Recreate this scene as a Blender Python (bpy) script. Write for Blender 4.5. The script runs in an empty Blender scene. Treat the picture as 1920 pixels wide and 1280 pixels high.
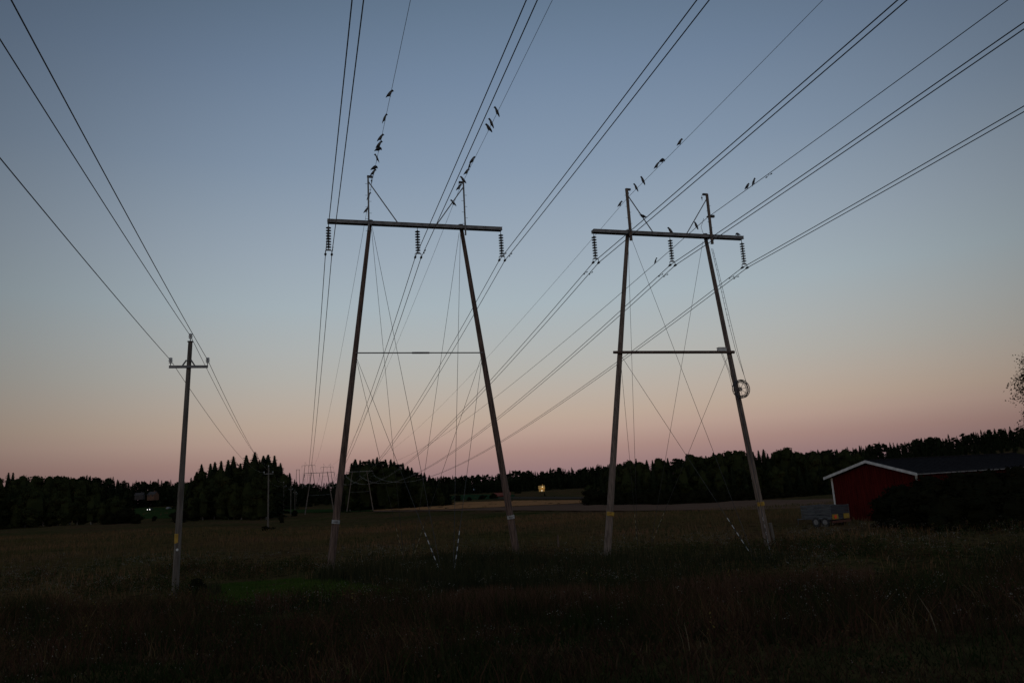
import bpy, math, random
import numpy as np
from mathutils import Vector, Matrix

S = bpy.context.scene
COL = S.collection
R = math.radians

# ---------------------------------------------------------------- camera
F_PX = 1380.86; PITCH = 0.1976; ROLL = -0.0551        # 1920 px wide picture
cam_d = bpy.data.cameras.new('camera')
cam_d.sensor_width = 36.0
cam_d.lens = F_PX / 1920.0 * 36.0
cam_d.clip_start = 0.1
cam_d.clip_end = 12000
cam = bpy.data.objects.new('camera', cam_d)
COL.objects.link(cam)
_F = np.array([0, math.cos(PITCH), math.sin(PITCH)])
_R0 = np.array([1.0, 0, 0]); _U0 = np.cross(_R0, _F)
_R = _R0 * math.cos(ROLL) + _U0 * math.sin(ROLL)
_U = -_R0 * math.sin(ROLL) + _U0 * math.cos(ROLL)
cam.matrix_world = Matrix(((_R[0], _U[0], -_F[0], 0), (_R[1], _U[1], -_F[1], 0), (_R[2], _U[2], -_F[2], 0), (0, 0, 0, 1)))
S.camera = cam
S.render.resolution_x = 1024; S.render.resolution_y = 682

# ---------------------------------------------------------------- sky: clear dusk sky, the pink belt low over the horizon
def s2l(h):
    c = [int(h[i:i + 2], 16) / 255 for i in (0, 2, 4)]
    return tuple((v / 12.92 if v <= .04045 else ((v + .055) / 1.055) ** 2.4) for v in c) + (1,)
world = bpy.data.worlds.new('World'); S.world = world
world.use_nodes = True
nt = world.node_tree; nt.nodes.clear()
def N(tree, t, **k):
    n = tree.nodes.new(t)
    for a, b in k.items(): setattr(n, a, b)
    return n
def M(tree, op, a, b=None, c=None, clamp=False):
    n = tree.nodes.new('ShaderNodeMath'); n.operation = op; n.use_clamp = clamp
    for i, v in enumerate((a, b, c)):
        if v is None: continue
        if isinstance(v, (int, float)): n.inputs[i].default_value = v
        else: tree.links.new(v, n.inputs[i])
    return n.outputs[0]
tc = N(nt, 'ShaderNodeTexCoord')
sp = N(nt, 'ShaderNodeSeparateXYZ'); nt.links.new(tc.outputs['Generated'], sp.inputs[0])
elev = M(nt, 'MULTIPLY', M(nt, 'ARCSINE', sp.outputs[2]), 180 / math.pi)
el = M(nt, 'DIVIDE', elev, 90.0, clamp=True)
ramp = N(nt, 'ShaderNodeValToRGB'); nt.links.new(el, ramp.inputs[0])
SKY = [(0.0, '88707a'), (1.6, '9a7c7b'), (2.8, 'a88981'), (4.2, 'b79d90'), (5.4, 'bba797'), (7.0, 'b9ada1'), (8.8, 'b4b1aa'), (11, 'afb3b2'), (14.2, 'a6b3ba'),
       (18, '9caab7'), (24.5, '8799ae'), (31, '778ba4'), (36.5, '6a7f97'), (45, '5c708b'), (60, '4c5f7a'), (90, '3f5069')]
while len(ramp.color_ramp.elements) < len(SKY): ramp.color_ramp.elements.new(0.5)
for e, (d, c) in zip(ramp.color_ramp.elements, SKY):
    e.position = d / 90.0
for e, (d, c) in zip(ramp.color_ramp.elements, SKY):
    e.position = d / 90.0; e.color = s2l(c)
# brightest in a wide arch ahead, dulled to its sides as lens vignetting put into the sky, and bright again in the afterglow behind the camera
dv = N(nt, 'ShaderNodeVectorMath', operation='DOT_PRODUCT'); nt.links.new(tc.outputs['Generated'], dv.inputs[0])
ca, ce = R(1.5), R(10.5); dv.inputs[1].default_value = (math.sin(ca) * math.cos(ce), math.cos(ca) * math.cos(ce), math.sin(ce))
ang = M(nt, 'MULTIPLY', M(nt, 'ARCCOSINE', dv.outputs['Value']), 180 / math.pi)
g1 = M(nt, 'EXPONENT', M(nt, 'MULTIPLY', M(nt, 'POWER', M(nt, 'DIVIDE', ang, 37.0), 3.5), -1.0))
g2 = N(nt, 'ShaderNodeMapRange'); g2.interpolation_type = 'SMOOTHSTEP'; g2.inputs[1].default_value = 55; g2.inputs[2].default_value = 95; g2.inputs[3].default_value = 0; g2.inputs[4].default_value = .55
nt.links.new(ang, g2.inputs[0])
g = M(nt, 'ADD', M(nt, 'MULTIPLY_ADD', g1, 0.65, 0.35), g2.outputs[0])
vm = N(nt, 'ShaderNodeVectorMath', operation='SCALE')
nt.links.new(ramp.outputs[0], vm.inputs[0]); nt.links.new(g, vm.inputs['Scale'])
bg = N(nt, 'ShaderNodeBackground'); bg.inputs[1].default_value = 1.0
nt.links.new(vm.outputs[0], bg.inputs[0])
wo = N(nt, 'ShaderNodeOutputWorld'); nt.links.new(bg.outputs[0], wo.inputs[0])

# the last afterglow of the set sun, behind the camera
sun_d = bpy.data.lights.new('sun', 'SUN'); sun_d.energy = 0.12; sun_d.angle = R(25); sun_d.color = (1.0, .78, .62)
sun = bpy.data.objects.new('sun', sun_d); COL.objects.link(sun)
sun.rotation_euler = (R(82), 0, R(-14))

S.view_settings.view_transform = 'Standard'; S.view_settings.look = 'None'
S.view_settings.exposure = 0; S.view_settings.gamma = 1
S.render.engine = 'CYCLES'
S.cycles.max_bounces = 4; S.cycles.diffuse_bounces = 2; S.cycles.glossy_bounces = 2

rnd = random.Random(7)
nrs = np.random.RandomState(11)

# ---------------------------------------------------------------- picture <-> place helpers
def ray(px, py):
    d = _F * F_PX + _R * (px - 960) - _U * (py - 640)
    return d / d[1]
def at(px, py, Y): return Vector(ray(px, py) * Y)
def pix(P):
    P = np.array(P); d = P @ _F
    return 960 + F_PX * (P @ _R) / d, 640 - F_PX * (P @ _U) / d

TU = [-3.0, -.7, -.45, -.3, 0, .25, .42, .52, .72, 3.0]
TY = [0, 5, 10, 20, 30, 40, 70, 120, 200, 300, 450, 600, 800, 1500, 6000]
TZ = np.array([
 [-1.7, -1.8, -2.3, -2.8, -3.2, -3.2, -3.1, -3.0, -3.0, -4.0, -1.0, 1.5, 4, 8, 20],
 [-1.7, -1.8, -2.3, -2.8, -3.2, -3.2, -3.1, -3.0, -3.0, -4.0, -1.0, 1.5, 4, 8, 20],
 [-1.7, -1.8, -2.35, -2.9, -3.25, -3.3, -3.3, -3.2, -3.1, -4.2, -1.0, 1.8, 4, 8, 20],
 [-1.7, -1.8, -2.4, -3.0, -3.3, -3.4, -3.8, -4.2, -3.9, -4.9, -3.5, 1.0, 4, 8, 20],
 [-1.7, -1.8, -2.4, -3.1, -3.45, -3.6, -3.9, -4.2, -4.5, -4.7, -4.6, -2.3, 0, 6, 20],
 [-1.7, -1.8, -2.4, -3.1, -3.5, -3.75, -4.1, -4.8, -6.0, -6.5, -5.5, -2.0, 1, 8, 20],
 [-1.7, -1.8, -2.4, -3.1, -3.5, -3.7, -3.9, -4.7, -5.6, -3.0, 1.0, 3.0, 6, 12, 24],
 [-1.7, -1.8, -2.4, -3.1, -3.5, -3.6, -3.8, -4.6, -5.2, -1.0, 5.5, 8, 10, 14, 24],
 [-1.7, -1.8, -2.4, -3.1, -3.5, -3.6, -3.8, -4.4, -4.2, 1.5, 9.0, 12, 13, 16, 26],
 [-1.7, -1.8, -2.4, -3.1, -3.5, -3.6, -3.8, -4.4, -4.2, 1.5, 9.0, 12, 13, 16, 26]])
_LY = np.log(np.array(TY) + 8.0)
def gz(x, y):
    """height of the ground; behind the camera it stays level"""
    x = np.asarray(x, float); y = np.asarray(y, float)
    yy = np.maximum(y, 0.0)
    u = np.clip(x / np.maximum(yy, 4.0), -2.99, 2.99)
    i = np.clip(np.searchsorted(TU, u, side='right') - 1, 0, len(TU) - 2)
    tu = (u - np.take(TU, i)) / (np.take(TU, i + 1) - np.take(TU, i))
    tu = tu * tu * (3 - 2 * tu)
    ly = np.clip(np.log(yy + 8.0), _LY[0], _LY[-1] - 1e-6)
    j = np.clip(np.searchsorted(_LY, ly, side='right') - 1, 0, len(TY) - 2)
    tv = (ly - _LY[j]) / (_LY[j + 1] - _LY[j]); tv = tv * tv * (3 - 2 * tv) * .5 + tv * .5
    z = (TZ[i, j] * (1 - tu) + TZ[i + 1, j] * tu) * (1 - tv) + (TZ[i, j + 1] * (1 - tu) + TZ[i + 1, j + 1] * tu) * tv
    n = .05 * np.sin(x * .9 + y * .4) * np.sin(y * .7 - x * .3) + .04 * np.sin(x * 2.1 - y * 1.3) + .09 * np.sin(x * .21 + 1) * np.sin(y * .17)
    return z + n * np.clip(yy / 12, .2, 1)
def gzf(x, y): return float(gz(x, y))
def hit(px, py, y0=6, y1=1500):
    d = ray(px, py); Y = y0
    while Y < y1:
        if d[2] * Y <= gzf(d[0] * Y, Y): break
        Y *= 1.004
    return Vector((d[0] * Y, Y, gzf(d[0] * Y, Y)))

# ---------------------------------------------------------------- materials
def mat(name, col, rough=.8, col2=None, scale=3.0, stretch=(1, 1, 1), metal=0.0, emis=None, bump=0.0, detail=4.0, lo=.35, hi=.65, col3=None, spec=.3):
    m = bpy.data.materials.new(name); m.use_nodes = True
    t = m.node_tree; b = t.nodes['Principled BSDF']
    b.inputs['Roughness'].default_value = rough; b.inputs['Metallic'].default_value = metal
    b.inputs['Specular IOR Level'].default_value = spec
    b.inputs['Base Color'].default_value = tuple(col) + (1,)
    if col2 is not None:
        c = N(t, 'ShaderNodeTexCoord'); mp = N(t, 'ShaderNodeMapping'); mp.inputs['Scale'].default_value = stretch
        t.links.new(c.outputs['Object'], mp.inputs[0])
        nz = N(t, 'ShaderNodeTexNoise'); nz.inputs['Scale'].default_value = scale; nz.inputs['Detail'].default_value = detail
        t.links.new(mp.outputs[0], nz.inputs['Vector'])
        r = N(t, 'ShaderNodeValToRGB'); e = r.color_ramp.elements
        e[0].position = lo; e[0].color = tuple(col) + (1,); e[1].position = hi; e[1].color = tuple(col2) + (1,)
        if col3 is not None:
            k = e.new((lo + hi) / 2); k.color = tuple(col3) + (1,)
        t.links.new(nz.outputs['Fac'], r.inputs[0]); t.links.new(r.outputs[0], b.inputs['Base Color'])
        if bump:
            bp = N(t, 'ShaderNodeBump'); bp.inputs['Strength'].default_value = bump; bp.inputs['Distance'].default_value = .03
            t.links.new(nz.outputs['Fac'], bp.inputs['Height']); t.links.new(bp.outputs[0], b.inputs['Normal'])
    if emis:
        b.inputs['Emission Color'].default_value = tuple(emis[0]) + (1,); b.inputs['Emission Strength'].default_value = emis[1]
    return m
def tint_mat(name, stops, rough=.9, patch=.35, pscale=.12):
    """plants: every blade or leaf has its own tint, on top of broad patches"""
    m = bpy.data.materials.new(name); m.use_nodes = True
    t = m.node_tree; b = t.nodes['Principled BSDF']; b.inputs['Roughness'].default_value = rough
    b.inputs['Specular IOR Level'].default_value = 0
    a = N(t, 'ShaderNodeAttribute', attribute_name='tint')
    c = N(t, 'ShaderNodeTexCoord'); nz = N(t, 'ShaderNodeTexNoise'); nz.inputs['Scale'].default_value = pscale; nz.inputs['Detail'].default_value = 3
    t.links.new(c.outputs['Object'], nz.inputs['Vector'])
    k = M(t, 'ADD', M(t, 'MULTIPLY', a.outputs['Fac'], 1 - patch), M(t, 'MULTIPLY', M(t, 'MULTIPLY_ADD', nz.outputs['Fac'], 2.4, -.7, clamp=True), patch))
    r = N(t, 'ShaderNodeValToRGB'); e = r.color_ramp.elements
    while len(e) < len(stops): e.new(.5)
    for q, (p, cc) in zip(e, stops): q.position = p
    for q, (p, cc) in zip(e, stops): q.position = p; q.color = tuple(cc) + (1,)
    t.links.new(k, r.inputs[0]); t.links.new(r.outputs[0], b.inputs['Base Color'])
    return m

MW = {}
MW['wood'] = mat('weathered_pole_wood', (.085, .062, .048), .9, (.20, .150, .118), 5, (3, 3, .25), bump=.5)
MW['redwood'] = mat('tarred_red_wood', (.052, .033, .026), .9, (.150, .098, .074), 5, (3, 3, .25), bump=.5)
MW['greywood'] = mat('grey_pole_wood', (.068, .056, .046), .9, (.145, .124, .102), 5, (3, 3, .25), bump=.5)
MW['steel'] = mat('galvanised_steel', (.14, .135, .13), .6, (.23, .22, .21), 4, metal=.2, spec=.15)
MW['dsteel'] = mat('dull_steel', (.05, .05, .05), .55, (.10, .10, .10), 6, metal=.4)
MW['glass'] = mat('insulator_glaze', (.018, .011, .010), .25, (.03, .02, .018), 5, spec=.5)
MW['porcelain'] = mat('white_porcelain', (.42, .42, .40), .3, (.55, .55, .52), 6)
MW['wire'] = mat('aluminium_wire', (.035, .037, .042), .5, (.06, .06, .065), 2, metal=.3)
MW['guy'] = mat('galvanised_guy', (.035, .035, .035), .6, (.06, .06, .06), 2, metal=.2, spec=.15)
MW['white'] = mat('white_paint', (.42, .41, .38), .7, (.60, .58, .54), 3)
MW['plate'] = mat('worn_plate', (.24, .24, .23), .6, (.40, .39, .37), 9)
MW['whitemark'] = mat('white_marker', (.42, .42, .40), .6, (.55, .55, .52), 3)
MW['dullmark'] = mat('dull_yellow_marker', (.22, .19, .12), .7, (.30, .26, .16), 3)  # darker, yellower stripe tone for the sleeves on the far stays
MW['black'] = mat('black_marker', (.015, .015, .015), .6, (.03, .03, .03), 4)
MW['yellow'] = mat('yellow_band', (.28, .16, .02), .7, (.42, .26, .035), 6)
MW['rust'] = mat('rusty_iron', (.06, .02, .012), .8, (.14, .05, .03), 9)
MW['crow'] = mat('black_feathers', (.012, .012, .014), .7, (.03, .03, .034), 20)
MW['crowgrey'] = mat('grey_feathers', (.07, .065, .06), .8, (.12, .11, .10), 20)
MW['barn'] = mat('red_ochre_boards', (.040, .0045, .004), .95, (.096, .011, .008), 3, (6, 6, .25), spec=0.03)
MW['barnroof'] = mat('dark_sheet_roof', (.013, .011, .011), .9, (.021, .018, .018), 2, (4, .3, 1), spec=.03)
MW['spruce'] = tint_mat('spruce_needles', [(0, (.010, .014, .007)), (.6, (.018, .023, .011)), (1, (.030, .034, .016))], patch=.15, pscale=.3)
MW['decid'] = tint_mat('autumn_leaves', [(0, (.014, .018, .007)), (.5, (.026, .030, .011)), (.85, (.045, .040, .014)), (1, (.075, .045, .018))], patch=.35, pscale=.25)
MW['bark'] = mat('bark', (.03, .022, .016), .9, (.07, .055, .045), 6, (2, 2, .4), spec=.05)
MW['birchbark'] = mat('birch_bark', (.06, .054, .048), .8, (.20, .19, .17), 5, (1, 1, 2))
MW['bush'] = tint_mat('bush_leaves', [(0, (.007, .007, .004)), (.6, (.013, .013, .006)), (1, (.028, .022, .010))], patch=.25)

# ---------------------------------------------------------------- mesh builder
class MB:
    def __init__(s): s.v = []; s.f = []; s.mi = []; s.m = 0
    def add(s, vs, fs):
        o = len(s.v); s.v += [tuple(v) for v in vs]; s.f += [tuple(i + o for i in f) for f in fs]; s.mi += [s.m] * len(fs)
        return s
    def box(s, c, d, rot=None):
        c = Vector(c); vs = []
        for sx in (-1, 1):
            for sy in (-1, 1):
                for sz in (-1, 1):
                    p = Vector((sx * d[0] / 2, sy * d[1] / 2, sz * d[2] / 2))
                    if rot is not None: p = rot @ p
                    vs.append(c + p)
        return s.add(vs, [(0, 1, 3, 2), (4, 6, 7, 5), (0, 4, 5, 1), (2, 3, 7, 6), (0, 2, 6, 4), (1, 5, 7, 3)])
    def tube(s, pts, rad, n=8, cap=True):
        pts = [Vector(p) for p in pts]
        if not isinstance(rad, (list, tuple)): rad = [rad] * len(pts)
        vs = []; fs = []; up = None
        for i, p in enumerate(pts):
            t = (pts[min(i + 1, len(pts) - 1)] - pts[max(i - 1, 0)]).normalized()
            if up is None: up = Vector((0, 0, 1)) if abs(t.z) < .9 else Vector((1, 0, 0))
            a = t.cross(up).normalized(); b = t.cross(a).normalized(); up = -b if False else up
            for k in range(n):
                q = 2 * math.pi * k / n
                vs.append(p + (a * math.cos(q) + b * math.sin(q)) * rad[i])
        for i in range(len(pts) - 1):
            for k in range(n):
                k2 = (k + 1) % n
                fs.append((i * n + k, i * n + k2, (i + 1) * n + k2, (i + 1) * n + k))
        if cap:
            fs.append(tuple(range(n - 1, -1, -1))); fs.append(tuple(range((len(pts) - 1) * n, len(pts) * n)))
        return s.add(vs, fs)
    def lathe(s, base, prof, n=12, axis=Vector((0, 0, 1))):
        base = Vector(base); axis = axis.normalized()
        return s.tube([base + axis * z for r_, z in prof], [max(r_, .001) for r_, z in prof], n)
    def build(s, name, mats, parent=None, smooth=False, origin=None):
        me = bpy.data.meshes.new(name)
        vs = s.v
        if origin is not None:
            o = Vector(origin); vs = [tuple(Vector(v) - o) for v in s.v]
        me.from_pydata(vs, [], s.f)
        if not isinstance(mats, (list, tuple)): mats = [mats]
        for m in mats: me.materials.append(m)
        if len(mats) > 1: me.polygons.foreach_set('material_index', s.mi)
        if smooth: me.polygons.foreach_set('use_smooth', [True] * len(s.f))
        me.update()
        o = bpy.data.objects.new(name, me); COL.objects.link(o)
        if origin is not None: o.location = origin
        if parent is not None: o.parent = parent
        return o
def tag(o, label=None, cat=None, group=None, kind=None):
    if label: o['label'] = label
    if cat: o['category'] = cat
    if group: o['group'] = group
    if kind: o['kind'] = kind
    return o
def empty(name, loc, rz=0):
    o = bpy.data.objects.new(name, None); COL.objects.link(o); o.location = loc; o.rotation_euler = (0, 0, rz)
    o.empty_display_size = .2
    return o
def np_mesh(name, V, Fq, tint=None, m=None, mi=None, kind=None, parent=None):
    """V (n,3), Fq (k,3|4); tint per face"""
    me = bpy.data.meshes.new(name); V = np.asarray(V, np.float32); Fq = np.asarray(Fq, np.int32)
    k = Fq.shape[1]
    me.vertices.add(len(V)); me.vertices.foreach_set('co', V.ravel())
    me.loops.add(Fq.size); me.loops.foreach_set('vertex_index', Fq.ravel())
    me.polygons.add(len(Fq)); me.polygons.foreach_set('loop_start', np.arange(0, Fq.size, k, dtype=np.int32))
    me.polygons.foreach_set('loop_total', np.full(len(Fq), k, np.int32))
    me.update(calc_edges=True)
    if tint is not None:
        a = me.attributes.new('tint', 'FLOAT', 'FACE'); a.data.foreach_set('value', np.asarray(tint, np.float32))
    for q in (m if isinstance(m, (list, tuple)) else [m]): me.materials.append(q)
    if mi is not None: me.polygons.foreach_set('material_index', np.asarray(mi, np.int32))
    me.validate()
    o = bpy.data.objects.new(name, me); COL.objects.link(o)
    if parent is not None: o.parent = parent
    if kind: o['kind'] = kind
    return o

# ---------------------------------------------------------------- the ground
def ground_mat():
    m = bpy.data.materials.new('rough_field'); m.use_nodes = True
    t = m.node_tree; b = t.nodes['Principled BSDF']; b.inputs['Roughness'].default_value = .95; b.inputs['Specular IOR Level'].default_value = 0
    c = N(t, 'ShaderNodeTexCoord')
    def noise(sc, det, st=(1, 1, 1)):
        mp = N(t, 'ShaderNodeMapping'); mp.inputs['Scale'].default_value = st; t.links.new(c.outputs['Object'], mp.inputs[0])
        n = N(t, 'ShaderNodeTexNoise'); n.inputs['Scale'].default_value = sc; n.inputs['Detail'].default_value = det
        n.inputs['Roughness'].default_value = .65
        t.links.new(mp.outputs[0], n.inputs['Vector']); return n.outputs['Fac']
    def rampn(fac, stops):
        r = N(t, 'ShaderNodeValToRGB'); e = r.color_ramp.elements
        while len(e) < len(stops): e.new(.5)
        for q, (p, cc) in zip(e, stops): q.position = p
        for q, (p, cc) in zip(e, stops): q.position = p; q.color = tuple(cc) + (1,)
        t.links.new(fac, r.inputs[0]); return r.outputs[0]
    big = rampn(noise(.07, 6, (1, .6, 1)), [(.3, (.036, .040, .012)), (.45, (.078, .058, .023)), (.58, (.10, .058, .027)), (.72, (.080, .042, .024))])
    fine = rampn(noise(1.6, 8, (1, .7, 1)), [(.3, (.25, .25, .25)), (.5, (.85, .85, .85)), (.7, (1.3, 1.25, 1.1))])
    mx = N(t, 'ShaderNodeMix', data_type='RGBA', blend_type='MULTIPLY'); mx.inputs[0].default_value = 1
    t.links.new(big, mx.inputs[6]); t.links.new(fine, mx.inputs[7])
    t.links.new(mx.outputs[2], b.inputs['Base Color'])
    bp = N(t, 'ShaderNodeBump'); bp.inputs['Strength'].default_value = .8; bp.inputs['Distance'].default_value = .25
    t.links.new(noise(1.1, 8), bp.inputs['Height']); t.links.new(bp.outputs[0], b.inputs['Normal'])
    return m
MW['ground'] = ground_mat()
def build_ground():
    rad = np.concatenate([[0.5, 1.5, 3], np.geomspace(4.5, 1500, 210), [2200, 3500, 6000]])
    angs = np.concatenate([np.linspace(-math.pi, -.75, 40, endpoint=False), np.linspace(-.75, .75, 330, endpoint=False), np.linspace(.75, math.pi, 40, endpoint=False)])
    A, D = np.meshgrid(angs, rad)
    X = np.sin(A) * D; Y = np.cos(A) * D; Z = gz(X, Y)
    V = np.stack([X, Y, Z], -1).reshape(-1, 3); na = len(angs); nr_ = len(rad)
    i, j = np.meshgrid(np.arange(nr_ - 1), np.arange(na), indexing='ij'); j2 = (j + 1) % na
    Fq = np.stack([i * na + j, i * na + j2, (i + 1) * na + j2, (i + 1) * na + j], -1).reshape(-1, 4)[:, ::-1]
    V = np.vstack([V, [[0, 0, gzf(0, 0)]]]); c0 = len(V) - 1
    Fc = np.array([[c0, c0, (k + 1) % na, k] for k in range(na)])
    o = np_mesh('ground', V, Fq, None, MW['ground'], kind='structure')
    for p in o.data.polygons: p.use_smooth = True
    mb = MB(); mb.add([(0, 0, gzf(0, 0))] + [tuple(V[k]) for k in range(na)], [(0, (k + 1) % na + 1, k + 1) for k in range(na)])
    return o
build_ground()

def sheet(name, near, far, m, n=70, rows=7, lift=.06, jit=0.0):
    """a field lying on the ground between two edge lines read off the photograph"""
    x0 = max(near[0][0], far[0][0]); x1 = min(near[-1][0], far[-1][0])
    V = []
    for i in range(n + 1):
        px = x0 + (x1 - x0) * i / n
        a = hit(px, np.interp(px, *zip(*near)) + jit * rnd.uniform(-1, 1)); b = hit(px, np.interp(px, *zip(*far)) + jit * rnd.uniform(-1, 1))
        for k in range(rows + 1):
            q = k / rows; Yk = a.y * (b.y / a.y) ** q if b.y > a.y else a.y
            s_ = a.x / a.y * (1 - q) + b.x / b.y * q
            V.append((s_ * Yk, Yk, gzf(s_ * Yk, Yk) + lift))
    Fq = [(i * (rows + 1) + k, (i + 1) * (rows + 1) + k, (i + 1) * (rows + 1) + k + 1, i * (rows + 1) + k + 1) for i in range(n) for k in range(rows)]
    return np_mesh(name, V, Fq, None, m, kind='structure')
m_stub = mat('brown_stubble', (.12, .068, .044), .95, (.17, .098, .062), .25, (1, 3, 1), spec=0)
m_gold = mat('ripe_grain', (.31, .135, .053), .95, (.42, .20, .083), .2, (1, 4, 1), spec=0)
m_green = mat('sown_grass', (.018, .036, .016), .95, (.030, .052, .022), .15, (1, 3, 1), spec=0)
m_far = mat('far_stubble', (.055, .040, .028), .95, (.08, .060, .04), .1, (1, 3, 1), spec=0)
m_near = mat('short_green_grass', (.028, .044, .006), .95, (.048, .072, .012), 1.3, (1, 1, 1), spec=0)
m_leftgreen = mat('left_meadow', (.020, .034, .010), .95, (.034, .052, .016), .1, (1, 3, 1), spec=0)
sheet('stubble_field', [(700, 959.5), (900, 957), (1140, 958), (1420, 956), (1560, 952), (1700, 950)], [(700, 957.5), (830, 956), (960, 950), (1130, 942), (1250, 941), (1560, 936), (1700, 934)], m_stub, lift=.09)
sheet('grain_field', [(692, 957), (830, 955), (960, 949), (1130, 941.5)], [(692, 955), (760, 949), (850, 942), (960, 938.5), (1130, 937)], m_gold, lift=.07)
sheet('green_field', [(835, 937), (900, 936), (965, 935)], [(835, 930), (880, 926.5), (965, 927)], m_green, lift=.1)
sheet('distant_field', [(925, 936), (1020, 936), (1140, 936)], [(925, 931), (1020, 931), (1140, 932)], m_far, lift=.14)
sheet('left_meadow', [(250, 973), (330, 971), (430, 966)], [(250, 951), (330, 951), (430, 952)], m_leftgreen, lift=.08)
sheet('meadow_strip', [(515, 962.5), (600, 961), (700, 958.5)], [(515, 955), (600, 955), (700, 954)], m_leftgreen, lift=.12)
sheet('mown_grass', [(385, 1128), (430, 1136), (560, 1134), (660, 1122), (770, 1116)], [(385, 1100), (430, 1094), (540, 1086), (640, 1088), (770, 1112)], m_near, lift=.02, jit=1.2)

# ---------------------------------------------------------------- grass and weeds
def blades(name, P, h, w, lean, tint, m, label, cat, seg=2):
    n = len(P); a = nrs.uniform(0, 2 * math.pi, n); side = np.stack([np.cos(a), np.sin(a), np.zeros(n)], -1)
    la = nrs.uniform(0, 2 * math.pi, n); ld = np.stack([np.cos(la), np.sin(la), np.zeros(n)], -1) * (lean * nrs.uniform(.2, 1, n))[:, None]
    up = np.array([0, 0, 1.0])
    b0 = P - side * (w / 2)[:, None]; b1 = P + side * (w / 2)[:, None]
    mid = P + up * (h * .55)[:, None] + ld * (h * .3)[:, None]
    m0 = mid - side * (w * .38)[:, None]; m1 = mid + side * (w * .38)[:, None]
    tip = P + up * h[:, None] + ld * h[:, None]
    t0 = tip - side * (w * .06)[:, None]; t1 = tip + side * (w * .06)[:, None]
    V = np.stack([b0, b1, m0, m1, t0, t1], 1).reshape(-1, 3)
    o = np.arange(n)[:, None] * 6
    Fq = np.concatenate([o + np.array([[0, 1, 3, 2]]), o + np.array([[2, 3, 5, 4]])], 0)
    ob = np_mesh(name, V, Fq, np.concatenate([tint, tint]), m)
    tag(ob, label, cat, kind='stuff'); return ob
def wedge(n, y0, y1, um=.80, power=1.0):
    q = nrs.uniform(0, 1, n) ** power
    Y = np.sqrt(y0 ** 2 + (y1 ** 2 - y0 ** 2) * q); u = nrs.uniform(-um, um, n)
    return u * Y, Y
def cl(X, Y, s, seed):
    r_ = np.random.RandomState(seed); v = 0
    for k in range(5):
        a, b, c, d = r_.uniform(-1, 1, 4); v = v + np.sin(X * s * a * (1 + k * .6) + Y * s * b * (1 + k * .6) + c * 6) / (1 + k * .4)
    return v
def inpatch(X, Y):   # the short green grass left of the pylon
    px, py = [], []
    P = np.stack([X, Y, gz(X, Y)], -1); d = P @ _F
    px = 960 + F_PX * (P @ _R) / d; py = 640 - F_PX * (P @ _U) / d
    return (px > 385) & (px < 770) & (py > np.interp(px, [385, 430, 540, 640, 770], [1100, 1094, 1086, 1088, 1112])) & (py < np.interp(px, [385, 430, 560, 660, 770], [1128, 1136, 1134, 1122, 1116])), px, py
g_dry = tint_mat('dry_grass', [(0, (.010, .019, .005)), (.25, (.022, .031, .009)), (.45, (.034, .025, .012)), (.62, (.070, .033, .021)), (.8, (.095, .066, .028)), (1, (.20, .155, .10))], patch=.58, pscale=.6)
g_field = tint_mat('fallow_grass', [(0, (.044, .048, .014)), (.35, (.090, .066, .028)), (.65, (.145, .082, .040)), (.88, (.17, .085, .046)), (1, (.22, .15, .09))], patch=.65, pscale=.09)
g_green = tint_mat('green_grass', [(0, (.030, .048, .008)), (.6, (.056, .084, .015)), (1, (.090, .105, .028))], patch=.4, pscale=.3)
g_weed = tint_mat('tall_weeds', [(0, (.016, .019, .009)), (.5, (.034, .034, .016)), (.85, (.065, .050, .025)), (1, (.11, .08, .04))], patch=.4, pscale=.25)
g_leaf = tint_mat('herb_leaves', [(0, (.010, .018, .006)), (.4, (.024, .034, .010)), (.6, (.055, .035, .018)), (.78, (.085, .040, .024)), (.9, (.15, .11, .03)), (1, (.26, .20, .06))], patch=.55, pscale=.7)
def place(X, Y): return np.stack([X, Y, gz(X, Y) - .02], -1)
# near slope
X, Y = wedge(52000, 5.0, 24, power=.8); ok = ~inpatch(X, Y)[0]; X, Y = X[ok], Y[ok]
c = cl(X, Y, .55, 3); k = nrs.uniform(size=len(X)) < np.clip(.55 + c * .22, .1, 1); X, Y, c = X[k], Y[k], c[k]
blades('meadow_grass', place(X, Y), nrs.uniform(.14, .5, len(X)) * (1 + .35 * np.clip(c, -1, 1.5)), nrs.uniform(.008, .02, len(X)), .8, np.clip(nrs.normal(.45, .22, len(X)), 0, 1), g_dry,
       'tangled brown and green autumn grass covering the near slope', 'grass')
X, Y = wedge(70000, 4.5, 19, power=.75); c = cl(X, Y, .8, 51)
blades('low_undergrowth', place(X, Y), nrs.uniform(.04, .17, len(X)) * (1 + .4 * np.clip(c, -1, 1.5)), nrs.uniform(.012, .03, len(X)), 1.1, np.clip(nrs.normal(.4, .26, len(X)), 0, 1), g_dry,
       'short dense undergrowth between the taller grass of the near slope', 'grass')
# field behind, up to the stubble
X, Y = wedge(75000, 22, 115, power=1.0); pi_, px, py = inpatch(X, Y); X, Y = X[~pi_], Y[~pi_]
c = cl(X, Y, .16, 5); k = nrs.uniform(size=len(X)) < np.clip(.65 + c * .2, .2, 1); X, Y = X[k], Y[k]
blades('field_grass', place(X, Y), nrs.uniform(.15, .5, len(X)), nrs.uniform(.025, .05, len(X)) * (Y / 45) ** .6, .6, np.clip(nrs.normal(.42, .2, len(X)), 0, 1), g_field,
       'rough fallow grass stretching from the pylons to the brown stubble', 'grass')
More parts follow.
